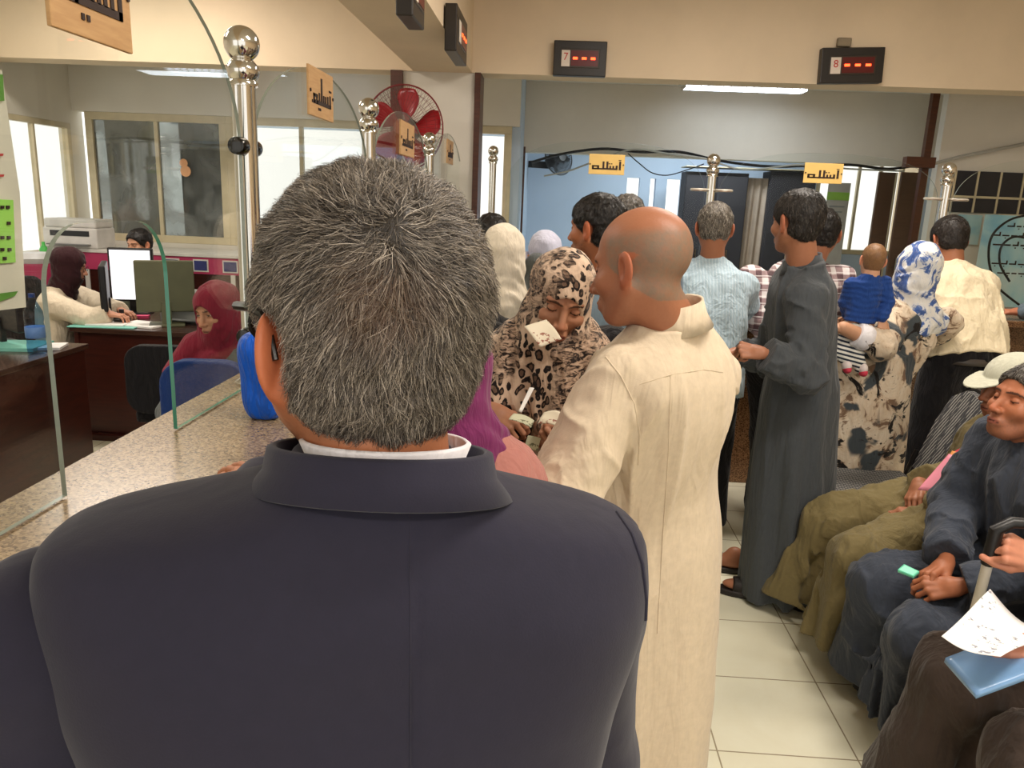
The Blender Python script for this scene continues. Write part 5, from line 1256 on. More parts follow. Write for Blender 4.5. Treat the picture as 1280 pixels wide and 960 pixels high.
J = sit((1.52, 1.66), 92, 1.70); J['kL'] = V3(1.12, 1.48, .50); J['kR'] = V3(1.11, 1.80, .50); J['aL'] = V3(1.20, 1.50, .1); J['aR'] = V3(1.10, 1.88, .1); J['pel'] = V3(1.56, 1.66, .55)
J['wR'] = at(1296, 690, 1.72); J['eR'] = V3(J['wR'][0]+.18, 1.74, .78); J['wL'] = at(1310, 812, 1.50); J['eL'] = V3(J['wL'][0]+.20, 1.46, .70); J['neck'] = V3(1.62, 1.66, 1.02); J['head'] = V3(1.60, 1.66, 1.19); J['sL'] = V3(1.60, 1.47, .96); J['sR'] = V3(1.60, 1.85, .96)
person('seated man in a dark brown robe gripping a white cane', J, (206, 140, 112), (90, 0, 0), vox=.004, hands=[
    dict(wr=J['wR']+V3(.012, 0, -.02), d=(-.95, .0, .35), n=(-.1, -.85, .6), s=-1, curl=(75, 75, 72, 70), thumb=(.5, .4)), dict(wr=J['wL'], d=(-1, .3, 0), n=(0, -.3, 1), s=1, curl=(25, 30, 30, 30), thumb=(.4, .3))], hvox=.0022)
shoes(J, back=.11)
add_hair(J, 'hair', dict(t=.008, seed=29), 0, .02, .001, dark, HAIR, .006, '2a2522')
shirt(J, 'robe', BROWN, .008, low=-.1, w=(.19, .185, .18, .18, .16, .075), ar=(.070, .066, .058), amp=.015, seed=30, skirt=SK(skirt_sit(J, .05, (.13, .11, .17), seed=31, amp=.014)), ends=(.86, .86))
DJ = J
# ================= clerks behind the left counter
hc = at(88, 332, 5.0); J = sit((hc[0]-.05, 5.0), -75, 1.58); k = hc-V3(hc[0], 5.0, 1.12); 
J['head'] = hc; J['neck'] = hc+V3(-.08, 0, -.16); J['sL'] = J['neck']+V3(.02, .17, -.07); J['sR'] = J['neck']+V3(.04, -.16, -.08); J['pel'] = V3(hc[0]-.14, 5.0, .5)
J['eR'] = at(112, 398, 4.86); J['wR'] = at(136, 392, 4.88); J['eL'] = J['eR']+V3(.02, .3, 0); J['wL'] = at(150, 388, 5.1)
person('clerk in a dark headscarf and cream coat typing at the desk', J, (206, 150, 122), (-72, -14, 0), hs=.95, vox=.0045, female=True, hands=[dict(wr=J['wR'], d=(1, .2, -.1), n=(0, 0, 1), s=-1, curl=30, sc=.95), dict(wr=J['wL'], d=(1, -.1, -.1), n=(0, 0, 1), s=1, curl=30, sc=.95)])
shirt(J, 'coat', OFFW, .009, low=-.1, ar=(.075, .070, .058), amp=.006, seed=34); hijab(J, 'headscarf', DKMAR, .006, chest=False, low=.10, size=1.03)
trousers(J, 'skirt', BLACKC, .014)
bm = bmesh.new(); R, Hc = J['R'], J['Hc']; G = lambda *p: tuple(Hc+R@(V3(*p)*.95)-J['base'])
for s in (-1, 1): tube(bm, [G(s*.034+s*.024*math.cos(t), .099, -.002+.017*math.sin(t)) for t in np.linspace(0, 2*math.pi, 16)], .0016, 5)
tag(finish(bm, 'glasses', DARKCHR, None, tuple(J['base'])), 'thin rimmed glasses on the clerk in the cream coat', 'glasses')
hc = at(174, 305, 6.3); J = sit((hc[0], 6.35), 170, 1.68); J['head'] = hc; J['neck'] = hc+V3(.03, .02, -.17); J['sL'] = J['neck']+V3(.18, 0, -.08); J['sR'] = J['neck']+V3(-.18, 0, -.08); J['eL'] = J['sL']+V3(.04, -.05, -.25); J['eR'] = J['sR']+V3(-.04, -.05, -.25); J['wL'] = J['eL']+V3(-.1, -.25, 0); J['wR'] = J['eR']+V3(.1, -.25, 0)
person('dark haired clerk in a khaki shirt behind the monitors', J, (200, 148, 118), (160, -10, 0), vox=.006); add_hair(J, 'hair', dict(t=.012, seed=32), 1500, .02, .002, dark, HAIR, .006, '15100d')
shirt(J, 'shirt', KHAKI, .011, seed=35); trousers(J, 'trousers', BLACKC, .014)
hc = at(270, 388, 3.2); J = sit((hc[0]+.02, 3.25), 170, 1.60); J['head'] = hc; J['neck'] = hc+V3(-.0, .03, -.17); J['sL'] = J['neck']+V3(.17, 0, -.07); J['sR'] = J['neck']+V3(-.16, 0, -.08); J['pel'] = V3(hc[0], 3.3, .55)
J['eR'] = J['sR']+V3(-.05, -.08, -.2); J['wR'] = J['eR']+V3(.14, -.2, .02); J['eL'] = J['sL']+V3(.04, -.08, -.2); J['wL'] = J['eL']+V3(-.1, -.2, .02)
person('clerk in a maroon headscarf and grey top sitting behind the glass beside the suit man', J, (188, 138, 108), (160, -12, 6), hs=.95, vox=.0045, female=True)
shirt(J, 'top', GREYT, .009, seed=36); trousers(J, 'skirt', BLUES, .010, r=(.14, .12, .1))
def tl(P): return cap(P, hc+V3(-.10, 0, -.16), hc+V3(-.19, -.05, -.27), .06, .035)
tl.pts = [hc+V3(-.2, -.05, -.28)]
hijab(J, 'headscarf', MAROON, .006, low=.10, size=1.04, tail=tl, chest=False)
# ---------------------------------------------------------------- things standing about
def rbox(parent, name, lo, hi, mat, bevel=.003, rot=None):
    bm = bmesh.new(); bbox(bm, lo, hi); o = finish(bm, name, mat, parent, bevel=bevel)
    if rot: o.rotation_euler = rot
    return o
# ---- office desks
def desk(c, w, d, label, side='front'):
    e = empty('office_desk', c, label, 'desk', 'dark office desks')
    rbox(e, 'desktop', (-w/2, -d/2, .72), (w/2, d/2, .75), CABTOP); rbox(e, 'modesty_panel', (-w/2+.04, -d/2+.03, .04), (w/2-.04, -d/2+.05, .72), CAB)
    for s in (-1, 1): rbox(e, 'side_panel', (s*(w/2-.03)-.015, -d/2+.02, 0), (s*(w/2-.03)+.015, d/2-.02, .72), CAB)
    rbox(e, 'foot_rail', (-w/2, -d/2-.02, 0), (w/2, -d/2+.03, .04), CAB); return e
desk((-2.42, 5.12, 0), 1.30, .78, 'dark mahogany desk covered in papers behind the black chair'); desk((-3.10, 3.50, 0), .90, 1.50, 'brown desk at the left edge carrying the water bottle')
def monitor(c, rz, w, h, label, scr, back=BLACKP, tilt=0):
    e = empty('monitor', c, label, 'monitor', 'computer monitors', math.radians(rz))
    s = rbox(e, 'shell', (-w/2, -.02, .09), (w/2, .02, .09+h), back, .008, (tilt, 0, 0)); rbox(s, 'screen', (-w/2+.015, -.023, .105), (w/2-.015, -.019, .075+h), scr, 0)
    rbox(e, 'neck', (-.03, .0, .01), (.03, .03, .16), back); rbox(e, 'foot', (-.11, -.08, 0), (.11, .09, .014), back, .004); return e
SCRW = Mat('lit_screen', (240, 240, 244), .4, emit=(235, 238, 245), es=.9).m; SCRB = plain('dark_screen', (18, 18, 20), .2); OLV = plain('olive_plastic', (92, 92, 68), .5)
def desk_at(px, py, Y): p = at(px, py, Y); return p
p = at(128, 350, 5.0); monitor((p[0], 5.02, .75), -62, .42, .30, 'black monitor facing the clerk in the cream coat', SCRB)
p = at(164, 330, 5.38); monitor((p[0], 5.38, .75), 12, .30, .38, 'monitor with a lit white screen on the mahogany desk', SCRW)
p = at(203, 350, 4.95); monitor((p[0], 4.98, .75), 205, .36, .34, 'monitor turned away showing its olive grey back', SCRB, OLV)
p = at(16, 400, 4.12); monitor((p[0]-.06, 4.12, .75), 150, .42, .26, 'black monitor at the left edge behind the water bottle', SCRB)
PRT = plain('printer_grey', (150, 150, 146), .5); PRTW = plain('printer_white', (206, 202, 196), .5)
def printer(c, w, d, h, mat, label):
    e = empty('printer', c, label, 'printer', 'office printers'); rbox(e, 'body', (-w/2, -d/2, 0), (w/2, d/2, h*.7), mat, .012); rbox(e, 'lid', (-w/2+.01, -d/2+.01, h*.7), (w/2-.01, d/2, h), mat, .015)
    rbox(e, 'paper_tray', (-w*.38, -d/2-.06, h*.12), (w*.38, -d/2, h*.16), GREYP, .003); rbox(e, 'output_slot', (-w*.36, -d/2-.004, h*.42), (w*.36, -d/2+.002, h*.60), BLACKP, 0); return e
p = at(237, 370, 5.15); printer((p[0], 5.22, .75), .36, .30, .20, PRT, 'grey printer on the mahogany desk left of the maroon scarf clerk')
p = at(92, 300, 6.85); printer((p[0], 6.95, 1.08), .50, .30, .26, PRTW, 'white printer on the low cabinet under the office windows')
p = at(76, 262, 6.95); 
# low cabinet with magenta fascia and blue labels
e = empty('low_cabinet', (-3.3, 7.1, 0), 'long low cabinet with a magenta band and small blue labels', 'cabinet'); rbox(e, 'carcass', (-1.25, -.28, 0), (1.0, .3, .90), CAB); rbox(e, 'top', (-1.25, -.30, 1.05), (1.0, .3, 1.08), WHITEP); rbox(e, 'fascia', (-1.25, -.29, .90), (1.0, .3, 1.05), MAG, 0)
LAB = plain('blue_label', (52, 56, 110), .6)
for x in (150, 214, 250, 287):
    q = at(x, 322, 6.8); l = rbox(e, 'label_card', (q[0]+3.3-.07, -.296, .92), (q[0]+3.3+.07, -.290, 1.03), WHITEP, 0); rbox(l, 'label_print', (q[0]+3.3-.058, -.299, .932), (q[0]+3.3+.058, -.2955, 1.018), LAB, 0)
for x in (-.9, -.45, 0, .45, .9): rbox(e, 'door_strip', (x-.02, -.29, .02), (x+.02, -.279, .9), WHITEP, 0)
p = at(44, 335, 6.0); e = empty('waste_bin', (p[0], 6.0, 0), 'magenta box with a clear bag on top beside the window wall', 'box'); 
rbox(e, 'stand', (-.15, -.15, 0), (.15, .15, .80), CAB)
bm = bmesh.new(); lathe(bm, [(.10, .80), (.14, 1.02), (.135, 1.02), (.10, .84)], n=20); finish(bm, 'bin_body', MAG, e, smooth=True)
PLAST = glassmat('clear_plastic', (222, 224, 228), .8)
bm = bmesh.new(); lathe(bm, [(.13, 1.02), (.15, 1.06), (.12, 1.10), (.02, 1.09)], n=14); finish(bm, 'plastic_bag', plain('bag_plastic', (206, 204, 206), .35), e, smooth=True)
# water bottle
WATER = glassmat('blue_bottle_plastic', (176, 206, 232), 1.0)
p = at(47, 442, 3.92); e = empty('water_bottle', (p[0], 3.92, .75), 'large clear blue water bottle on the brown desk', 'bottle')
bm = bmesh.new(); lathe(bm, [(.03, 0), (.045, .005), (.048, .05), (.045, .07), (.048, .09), (.048, .15), (.044, .17), (.048, .19), (.045, .23), (.022, .28), (.014, .295), (.014, .31)], n=24); finish(bm, 'bottle_body', WATER, e, smooth=True)
bm = bmesh.new(); lathe(bm, [(.0475, .09), (.0488, .092), (.0488, .148), (.0475, .15)], n=24); finish(bm, 'label', plain('bottle_label', (90, 130, 190), .4), e, smooth=True)
bm = bmesh.new(); lathe(bm, [(.016, .305), (.016, .325), (.001, .326)], n=16); finish(bm, 'cap', BLUES, e)
p = at(54, 303, 6.5); e = empty('spray_bottle', (p[0], 6.5, 1.0), 'small green bottle beside the white printer', 'bottle')
GRN = plain('green_plastic', (70, 190, 80), .4); bm = bmesh.new(); lathe(bm, [(.03, 0), (.035, .01), (.035, .09), (.015, .12), (.013, .15), (.001, .152)], n=16); finish(bm, 'bottle_body', GRN, e, smooth=True)
rbox(e, 'shelf_foot', (-.05, -.05, -.01), (.05, .05, 0), WHITEP)
tag(box('shelf', (p[0]-.12, 6.38, 0), (p[0]+.10, 6.62, .99), CAB), 'dark narrow stand carrying the small green bottle', 'stand')
# papers on the desks
rnd = random.Random(5); TEAL = plain('teal_folder', (120, 190, 176), .6); PINKP = plain('pink_paper', (206, 70, 110), .7); BLUEP = plain('blue_paper', (90, 120, 190), .7)
def sheet(name, c, w, d, rz, mat, label, cat, group=None, h=.004):
    bm = bmesh.new(); bbox(bm, (-w/2, -d/2, 0), (w/2, d/2, h)); o = finish(bm, name, mat, None, tuple(c), bevel=.0008); o.rotation_euler = (0, 0, rz); return tag(o, label, cat, group)
for px, py, w, d, r, m, h, lb in ((128, 407, .42, .24, .1, TEAL, .006, 'teal folder at the front edge of the mahogany desk'), (180, 405, .28, .20, -.2, PAPER, .012, 'white papers right of the teal folder'),
        (180, 375, .24, .18, .5, PAPER, .03, 'rumpled pile of white papers under the olive monitor'), (176, 396, .11, .06, .3, PINKP, .02, 'small pink pad on the mahogany desk'), (168, 385, .12, .07, .1, BLUEP, .015, 'small blue pad on the mahogany desk'), (235, 395, .3, .2, .1, PAPER, .008, 'white sheets in front of the grey printer')):
    q = atz(px, py, .76); sheet('paper_pile' if m is PAPER else 'folder', (q[0], min(max(q[1], 4.86), 5.40), .7505), w, d, r, m, lb, 'paper', None, h)
q = atz(128, 405, .765); sheet('notebook', (q[0]+.02, min(q[1]+.02, 4.9)+.02, .757), .24, .14, .1, PAPER, 'open white notebook lying on the teal folder', 'notebook', None, .01)
q = atz(55, 424, .76); sheet('folder', (q[0]-.02, 4.05, .7505), .30, .24, .15, TEAL, 'green folder under papers by the water bottle', 'paper', None, .02)
q = atz(80, 424, .76); sheet('paper_pile', (-2.80, 4.08, .7505), .20, .16, .3, PAPER, 'white sheets at the right end of the brown desk', 'paper', None, .014)
p = at(150, 388, 5.0); e = empty('stapler', (p[0]+.05, 4.93, .7505), 'black stamp stand by the typing hands', 'stationery'); rbox(e, 'base', (-.04, -.03, 0), (.04, .03, .03), BLACKP); rbox(e, 'handle', (-.012, -.012, .03), (.012, .012, .10), BLACKP)
# office chair
def office_chair(c, rz, label, w=.44, h=.52, BLACKC=BLACKC):
    e = empty('office_chair', c, label, 'chair', 'black office chairs', rz)
    bm = bmesh.new(); bbox(bm, (-w/2, -.03, .50), (w/2, .03, .50+h)); bmesh.ops.bevel(bm, geom=[x for x in bm.edges if abs(x.verts[0].co.y-x.verts[1].co.y) > .01], offset=.09, segments=6, affect='EDGES', profile=.5); finish(bm, 'backrest', BLACKC, e, bevel=.008)
    rbox(e, 'seat', (-w/2+.01, -.44, .43), (w/2-.01, -.03, .50), BLACKC, .02); bm = bmesh.new(); cyl(bm, (0, -.23, .08), (0, -.23, .43), .03); finish(bm, 'column', DARKCHR, e)
    for k in range(5):
        a = k*2*math.pi/5; bm = bmesh.new(); cyl(bm, (0, -.23, .09), (.26*math.cos(a), -.23+.26*math.sin(a), .05), .022, .015); cyl(bm, (.26*math.cos(a)-.01, -.23+.26*math.sin(a), .026), (.26*math.cos(a)+.01, -.23+.26*math.sin(a), .026), .025); finish(bm, 'leg', BLACKP, e)
    return e
p = at(192, 430, 3.75); office_chair((p[0]+.02, 3.78, 0), math.radians(186), 'black office chair with its back towards the granite counter', .36, .36)
p = at(256, 450, 2.5); office_chair((p[0], 2.50, 0), math.radians(4), 'blue chair behind the glass in front of the maroon scarf clerk', .30, p[2]-.5, BLUES)
p = at(30, 345, 5.2); office_chair((-3.62, 5.0, 0), math.radians(-105), 'black office chair under the clerk in the cream coat', .46, .52)
office_chair((at(174, 305, 6.3)[0], 6.58, 0), 0, 'office chair under the khaki shirt clerk'); office_chair((at(270, 388, 3.2)[0]+.02, 3.52, 0), 0, 'office chair under the maroon scarf clerk', .4, .35)
# notice sheets on the near glass
NOTE = plain('notice_board_paper', (206, 200, 186), .8); LIME = plain('lime_sheet', (150, 206, 92), .8); DGRN = plain('green_print', (86, 136, 52), .8); REDI = plain('red_ink', (180, 60, 60), .8)
def yzpoly(pts, x): return [tuple(atx(a, b, x)) for a, b in pts]
def plate(parent, name, pts, x, mat, th=.0015):
    P3 = yzpoly(pts, x); o = parent.location if parent else (0, 0, 0); bm = bmesh.new(); A = [bm.verts.new((th/2-o[0]+x, p[1]-o[1], p[2]-o[2])) for p in P3]; B = [bm.verts.new((-th/2-o[0]+x, p[1]-o[1], p[2]-o[2])) for p in P3]
    bm.faces.new(A); bm.faces.new(B); n = len(A)
    for i in range(n): bm.faces.new((A[i], A[(i+1) % n], B[(i+1) % n], B[i]))
    return finish(bm, name, mat, parent)
xn = XG-.012
e = empty('notice', atx(10, 240, xn), 'white notice sheet with a lime calendar stuck on the glass at the left edge', 'notice')
plate(e, 'sheet', [(-60, 80), (2, 88), (6, 120), (24, 240), (32, 384), (-60, 395)], xn, NOTE); plate(e, 'calendar', [(-40, 247), (16, 250), (19, 328), (-40, 332)], xn+.003, LIME); plate(e, 'green_strip', [(-40, 372), (22, 364), (18, 370), (-40, 392)], xn+.003, DGRN); plate(e, 'green_header', [(-40, 92), (3, 93), (5, 126), (-40, 128)], xn+.003, DGRN)
for i, (a, b) in enumerate(((3, 259), (10, 259), (11, 279), (3, 297), (11, 297), (3, 312), (12, 312), (6, 323))): plate(e, 'calendar_mark', [(a-2, b-2), (a+2, b-2), (a+2, b+2), (a-2, b+2)], xn+.005, INK)
for a, b in ((1, 193), (2, 219)): plate(e, 'red_mark', [(a-3, b-1), (a+3, b-1), (a+2, b+2), (a-3, b+2)], xn+.003, REDI)
e = at(232, 214, YO-.04); bm = bmesh.new(); lathe(bm, [(.0001, -.002), (.045, -.002), (.052, 0), (.045, .002), (.0001, .002)], n=18, axis='y'); lathe(bm, [(.0001, -.002), (.034, -.002), (.04, 0), (.034, .002), (.0001, .002)], c=(-.015, 0, .075), n=16, axis='y')
tag(finish(bm, 'sticker', plain('orange_sticker', (236, 176, 130), .6), None, tuple(e)), 'small orange sticker on the dusty office window', 'sticker')
# ---- fans
def fan(c, r, rz, tilt, label, cagemat, blademat, nb=5, pole=None, blade_r=.9, wire=.0013):
    e = empty('fan', c, label, 'fan', None, rz); T = Matrix.Rotation(tilt, 4, 'X')
    def fin(bm, n, m, sm_=True): bm.transform(T); return finish(bm, n, m, e, smooth=sm_)
    bm = bmesh.new()
    for yy, k in ((-.05, 1), (.05, 1)): tube(bm, [(r*math.cos(t), yy*.2, r*math.sin(t)) for t in np.linspace(0, 2*math.pi, 49)], .006, 6) if yy < 0 else None
    for j in range(56):
        t = 2*math.pi*j/56
        for s in (-1, 1): tube(bm, [(rr*r*math.cos(t), s*.075*math.sqrt(max(0, 1-rr**2)), rr*r*math.sin(t)) for rr in (.2, .5, .8, .95, 1)], wire, 3)
    for rr in (.35, .65, .85): 
        for s in (-1, 1): tube(bm, [(rr*r*math.cos(t), s*.075*math.sqrt(1-rr**2), rr*r*math.sin(t)) for t in np.linspace(0, 2*math.pi, 33)], wire, 3)
    fin(bm, 'cage', cagemat)
    bm = bmesh.new(); lathe(bm, [(.0001, -.085), (.05, -.083), (.055, -.07), (.0001, -.068)], n=20, axis='y'); fin(bm, 'cage_badge', cagemat)
    for k in range(nb):
        a0 = k*2*math.pi/nb; bm = bmesh.new(); G = []
        for i in range(9):
            rr = .15+.75*blade_r*i/8; wd_ = .62*math.sin(min(1, .25+rr)*math.pi*.62)*(1 if i < 7 else (.86 if i == 7 else .55)); row = []
            for j in range(7):
                u = (j/6-.5); a = a0+u*wd_*1.5+.25*rr; row.append(bm.verts.new((r*rr*math.cos(a), .03*u*2+.012, r*rr*math.sin(a))))
            G.append(row)
        for i in range(8):
            for j in range(6): bm.faces.new((G[i][j], G[i][j+1], G[i+1][j+1], G[i+1][j]))
        o = fin(bm, 'blade', blademat); md = o.modifiers.new('s', 'SOLIDIFY'); md.thickness = .003
    bm = bmesh.new(); lathe(bm, [(.0001, -.02), (.045, -.015), (.05, .01), (.045, .03), (.0001, .03)], n=20, axis='y'); fin(bm, 'hub', blademat)
    bm = bmesh.new(); lathe(bm, [(.0001, .07), (.06, .075), (.075, .10), (.07, .18), (.04, .22), (.0001, .222)], n=20, axis='y'); fin(bm, 'motor', BLACKP)
    if pole: bm = bmesh.new(); cyl(bm, (0, .14, -.03), (0, .14, -c[2]+.03), .018); finish(bm, 'pole', BLACKP, e); bm = bmesh.new(); lathe(bm, [(.22, -c[2]), (.22, -c[2]+.02), (.05, -c[2]+.05), (.03, -c[2]+.06)], c=(0, .14, 0), n=28); finish(bm, 'base', BLACKP, e, smooth=True)
    return e
REDB = plain('dark_red_blade', (150, 24, 32), .35); REDC = plain('dark_red_wire', (120, 36, 38), .4)
p = at(505, 160, 5.6); fan(tuple(p), .285, math.radians(-8), 0, 'large fan with dark red blades standing before the white column', REDC, REDB, 5, True, 1.05)
p = at(698, 198, 9.6); f_ = fan(tuple(p), .20, math.radians(38), math.radians(-12), 'black wall fan in the blue room', BLACKP, plain('grey_blade', (70, 74, 80), .4), 3, wire=.0028)
p2 = at(676, 205, 9.6); rbox(f_, 'wall_bracket', (-.30, .12, -.12), (-.02, .20, -.04), BLACKP); 
# ---- cables strung under the far ceiling
def cable(pts, r, label, mat=BLACKP):
    P3 = [Vector(p) for p in pts]; out = []
    for i in range(len(P3)-1):
        a = P3[max(i-1, 0)]; b = P3[i]; c_ = P3[i+1]; d = P3[min(i+2, len(P3)-1)]
        for k in range(6):
            t = k/6; out.append(.5*((2*b)+(c_-a)*t+(2*a-5*b+4*c_-d)*t*t+(3*b-a-3*c_+d)*t**3))
    out.append(P3[-1]); o0 = out[0]; bm = bmesh.new(); tube(bm, [p-o0 for p in out], r, 6); o = finish(bm, 'cable', mat, None, tuple(o0), smooth=True); return tag(o, label, 'cable', 'loose cables in the blue room')
CW = plain('pale_cable', (170, 168, 160), .5)
YC = 8.26
cable([at(x, y, YC) for x, y in ((664, 203), (700, 193), (752, 186), (800, 190), (850, 190), (900, 201), (960, 208), (1010, 207), (1062, 206), (1110, 211), (1150, 206))], .014, 'thick black cable sagging below the beam of the blue room')
cable([at(x, y, YC-.02) for x, y in ((680, 220), (710, 214), (740, 203), (790, 187), (840, 193), (880, 198), (930, 212), (1000, 206), (1060, 211), (1130, 214))], .009, 'grey cable crossing above the left yellow sign', CW)
cable([at(x, y, YC+.02) for x, y in ((785, 192), (800, 205), (815, 216), (835, 219), (860, 212), (880, 205))], .006, 'thin cable loop hanging right of the left yellow sign')
cable([at(x, y, 7.34) for x, y in ((1166, 205), (1200, 196), (1240, 188), (1290, 178))], .016, 'pale conduit climbing to the right on the white wall', CW)
p = at(1148, 203, 7.22); tag(box('junction_box', (p[0]-.12, 7.18, p[2]-.045), (p[0]+.13, 7.265, p[2]+.045), TRIM), 'brown junction box beside the dark post', 'box')
# ---- panels, banner and boards at the back of the blue room
def slab(name, x0, x1, y0, y1, Y, mat, label, cat, th=.05, tofloor=True, group=None):
    a = at(x0, y0, Y); b = at(x1, y1, Y); e = tag(box(name, (a[0], Y, 0 if tofloor else b[2]), (b[0], Y+th, a[2]), mat, bevel=.004), label, cat, group); return e
DKP = plain('dark_panel', (46, 44, 48), .75); BRN = wood('brown_panel', (84, 60, 46), (104, 76, 58), .4); PALEP = plain('pale_curtain', (176, 158, 142), .8)
def cabinet(x0, x1, y0, Y, label, mat, nd=2):
    a = at(x0, y0, Y); b = at(x1, y0+8, Y); w = b[0]-a[0]; e = empty('cabinet', ((a[0]+b[0])/2, Y, 0), label, 'cabinet', 'dark cabinets in the blue room'); h = a[2]
    rbox(e, 'carcass', (-w/2, 0, 0), (w/2, .35, h), mat)
    for k in range(nd): d = rbox(e, 'door', (-w/2+w*k/nd+.01, -.02, .05), (-w/2+w*(k+1)/nd-.01, 0, h-.04), mat, .004); rbox(d, 'handle', (-w/2+w*(k+.5)/nd-.008, -.035, h*.5), (-w/2+w*(k+.5)/nd+.008, -.02, h*.5+.14), STEEL)
    return e
cabinet(858, 936, 214, 9.5, 'dark tall cabinet behind the striped shirt man', DKP); cabinet(964, 1021, 214, 9.5, 'dark tall cabinet behind the head of the dark grey robe man', DKP, 1)
a = at(936, 222, 9.55); b = at(964, 222, 9.55); curtain('curtain', a[0], b[0], 9.6, .02, a[2], PALEP, 'pale beige curtain strip between the two dark cabinets', 3)
slab('top_shelf', 858, 1022, 208, 213, 9.42, ALU, 'pale shelf board running across the dark cabinets', 'shelf', .4, False)
e = empty('banner_stand', tuple(at(1049, 300, 9.3)*V3(1, 1, 0)), 'grey pull-up banner with a green band behind the baby', 'banner'); l = e.location
a = at(1036, 228, 9.3); b = at(1064, 228, 9.3); bm = bmesh.new(); bbox(bm, (a[0]-l[0], -.004, .05), (b[0]-l[0], .004, a[2])); finish(bm, 'banner_sheet', plain('banner_print', (158, 152, 144), .6), e)
g = at(1040, 240, 9.3); g2 = at(1040, 250, 9.3); bm = bmesh.new(); bbox(bm, (a[0]-l[0], -.007, g2[2]), (b[0]-l[0], -.004, g[2])); finish(bm, 'green_band', plain('banner_green', (128, 168, 64), .6), e)
for k in range(6): z_ = g2[2]-.08-.06*k; bm = bmesh.new(); bbox(bm, (a[0]-l[0]+.04, -.006, z_), (b[0]-l[0]-.04-.02*(k % 3), -.004, z_+.018)); finish(bm, 'print_line', GREYP, e)
rbox(e, 'base', (a[0]-l[0]-.03, -.06, 0), (b[0]-l[0]+.03, .06, .05), GREYP)
def door_panel(x0, x1, Y, label):
    a = at(x0, 215, Y); b = at(x1, 218, Y); w = b[0]-a[0]; e = empty('folding_panel', ((a[0]+b[0])/2, Y, 0), label, 'panel', 'brown panels in the blue room'); rbox(e, 'leaf', (-w/2, 0, .01), (w/2, .045, a[2]), BRN)
    rbox(e, 'handle', (-w*.3, -.03, 1.05), (-w*.3+.02, 0, 1.2), STEEL); rbox(e, 'edge_strip', (w/2-.02, -.008, .01), (w/2, 0, a[2]), ALU, 0)
door_panel(1100, 1122, 9.2, 'narrow brown panel left of the blue and white scarf'); door_panel(1128, 1160, 8.9, 'wide dark brown panel beside the dark post')
# right wall behind the far counter: dark window, posters, ironwork
x0 = at(1170, 200, 7.45)[0]
struct(box('wall_back_right', (x0, 7.4, 0), (4.75, 7.5, 2.84), WALLW))
a = at(1196, 213, 7.36); b = at(1272, 268, 7.36); e = box('window_6', (a[0], 7.37, b[2]), (b[0]+.6, 7.41, a[2]), DKP, bevel=.003); struct(e)
bm = bmesh.new()
for k in range(7): x = (b[0]+.6-a[0])*k/6-(b[0]+.6-a[0])/2; bbox(bm, (x-.008, -.03, 0), (x+.008, -.02, a[2]-b[2]))
bbox(bm, (-(b[0]+.6-a[0])/2, -.035, (a[2]-b[2])*.35), ((b[0]+.6-a[0])/2, -.02, (a[2]-b[2])*.35+.02)); finish(bm, 'window_grille', ALU, e)
POST1 = Mat('poster_blue', (150, 200, 215), .6)
n_ = POST1.noise(2.2, 3, .5, None, .8); POST1.col(POST1.ramp(n_, [(.35, (120, 176, 204)), (.5, (170, 208, 216)), (.65, (196, 216, 216))]))
def poster(x0, y0, x1, y1, Y, label, lines):
    a = at(x0, y0, Y); b = at(x1, y1, Y); w = b[0]-a[0]; h = a[2]-b[2]; e = empty('poster', ((a[0]+b[0])/2, Y, (a[2]+b[2])/2), label, 'poster', 'pale blue posters'); bm = bmesh.new(); bbox(bm, (-w/2, 0, -h/2), (w/2, .006, h/2)); finish(bm, 'sheet', POST1.m, e)
    rg = random.Random(3)
    for (u0, u1, v, s) in lines:
        bm = bmesh.new(); x = w/2-u0*w
        while x > w/2-u1*w:
            l_ = rg.uniform(.03, .07)*s; bbox(bm, (x-l_, -.002, h/2-v*h), (x, .0005, h/2-v*h+.012*s)); 
            if rg.random() < .6: bbox(bm, (x-.012*s, -.002, h/2-v*h), (x, .0005, h/2-v*h+.035*s))
            if rg.random() < .6: bbox(bm, (x-l_*.6, -.002, h/2-v*h-.02*s), (x-l_*.6+.010*s, .0005, h/2-v*h-.010*s))
            x -= l_+.015*s
        finish(bm, 'text_line', INK, e)
poster(1198, 268, 1222, 306, 7.36, 'small plain pale blue poster behind the cream shirt man', [])
poster(1232, 268, 1300, 388, 6.9, 'large pale blue poster with lines of dark writing at the right edge', [(.2, .62, .12, 1), (.15, .8, .22, 1), (.1, .85, .32, 1.1), (.2, .7, .52, 1), (.3, .6, .62, 1)])
a = at(1232, 388, 6.9); b = at(1300, 388, 6.9); tag(box('poster_stand', (a[0], 6.91, 0), (b[0], 6.96, at(1260, 268, 6.9)[2]), ALU), 'pale board carrying the large blue poster', 'stand')
cable([at(x, y, 6.6) for x, y in ((1290, 268), (1262, 275), (1240, 295), (1236, 325), (1245, 355), (1262, 372), (1290, 392))], .010, 'dark curved iron scroll before the large poster'); cable([at(x, y, 6.6) for x, y in ((1262, 352), (1250, 330), (1252, 308), (1268, 296), (1290, 300))], .009, 'smaller inner iron scroll before the large poster')
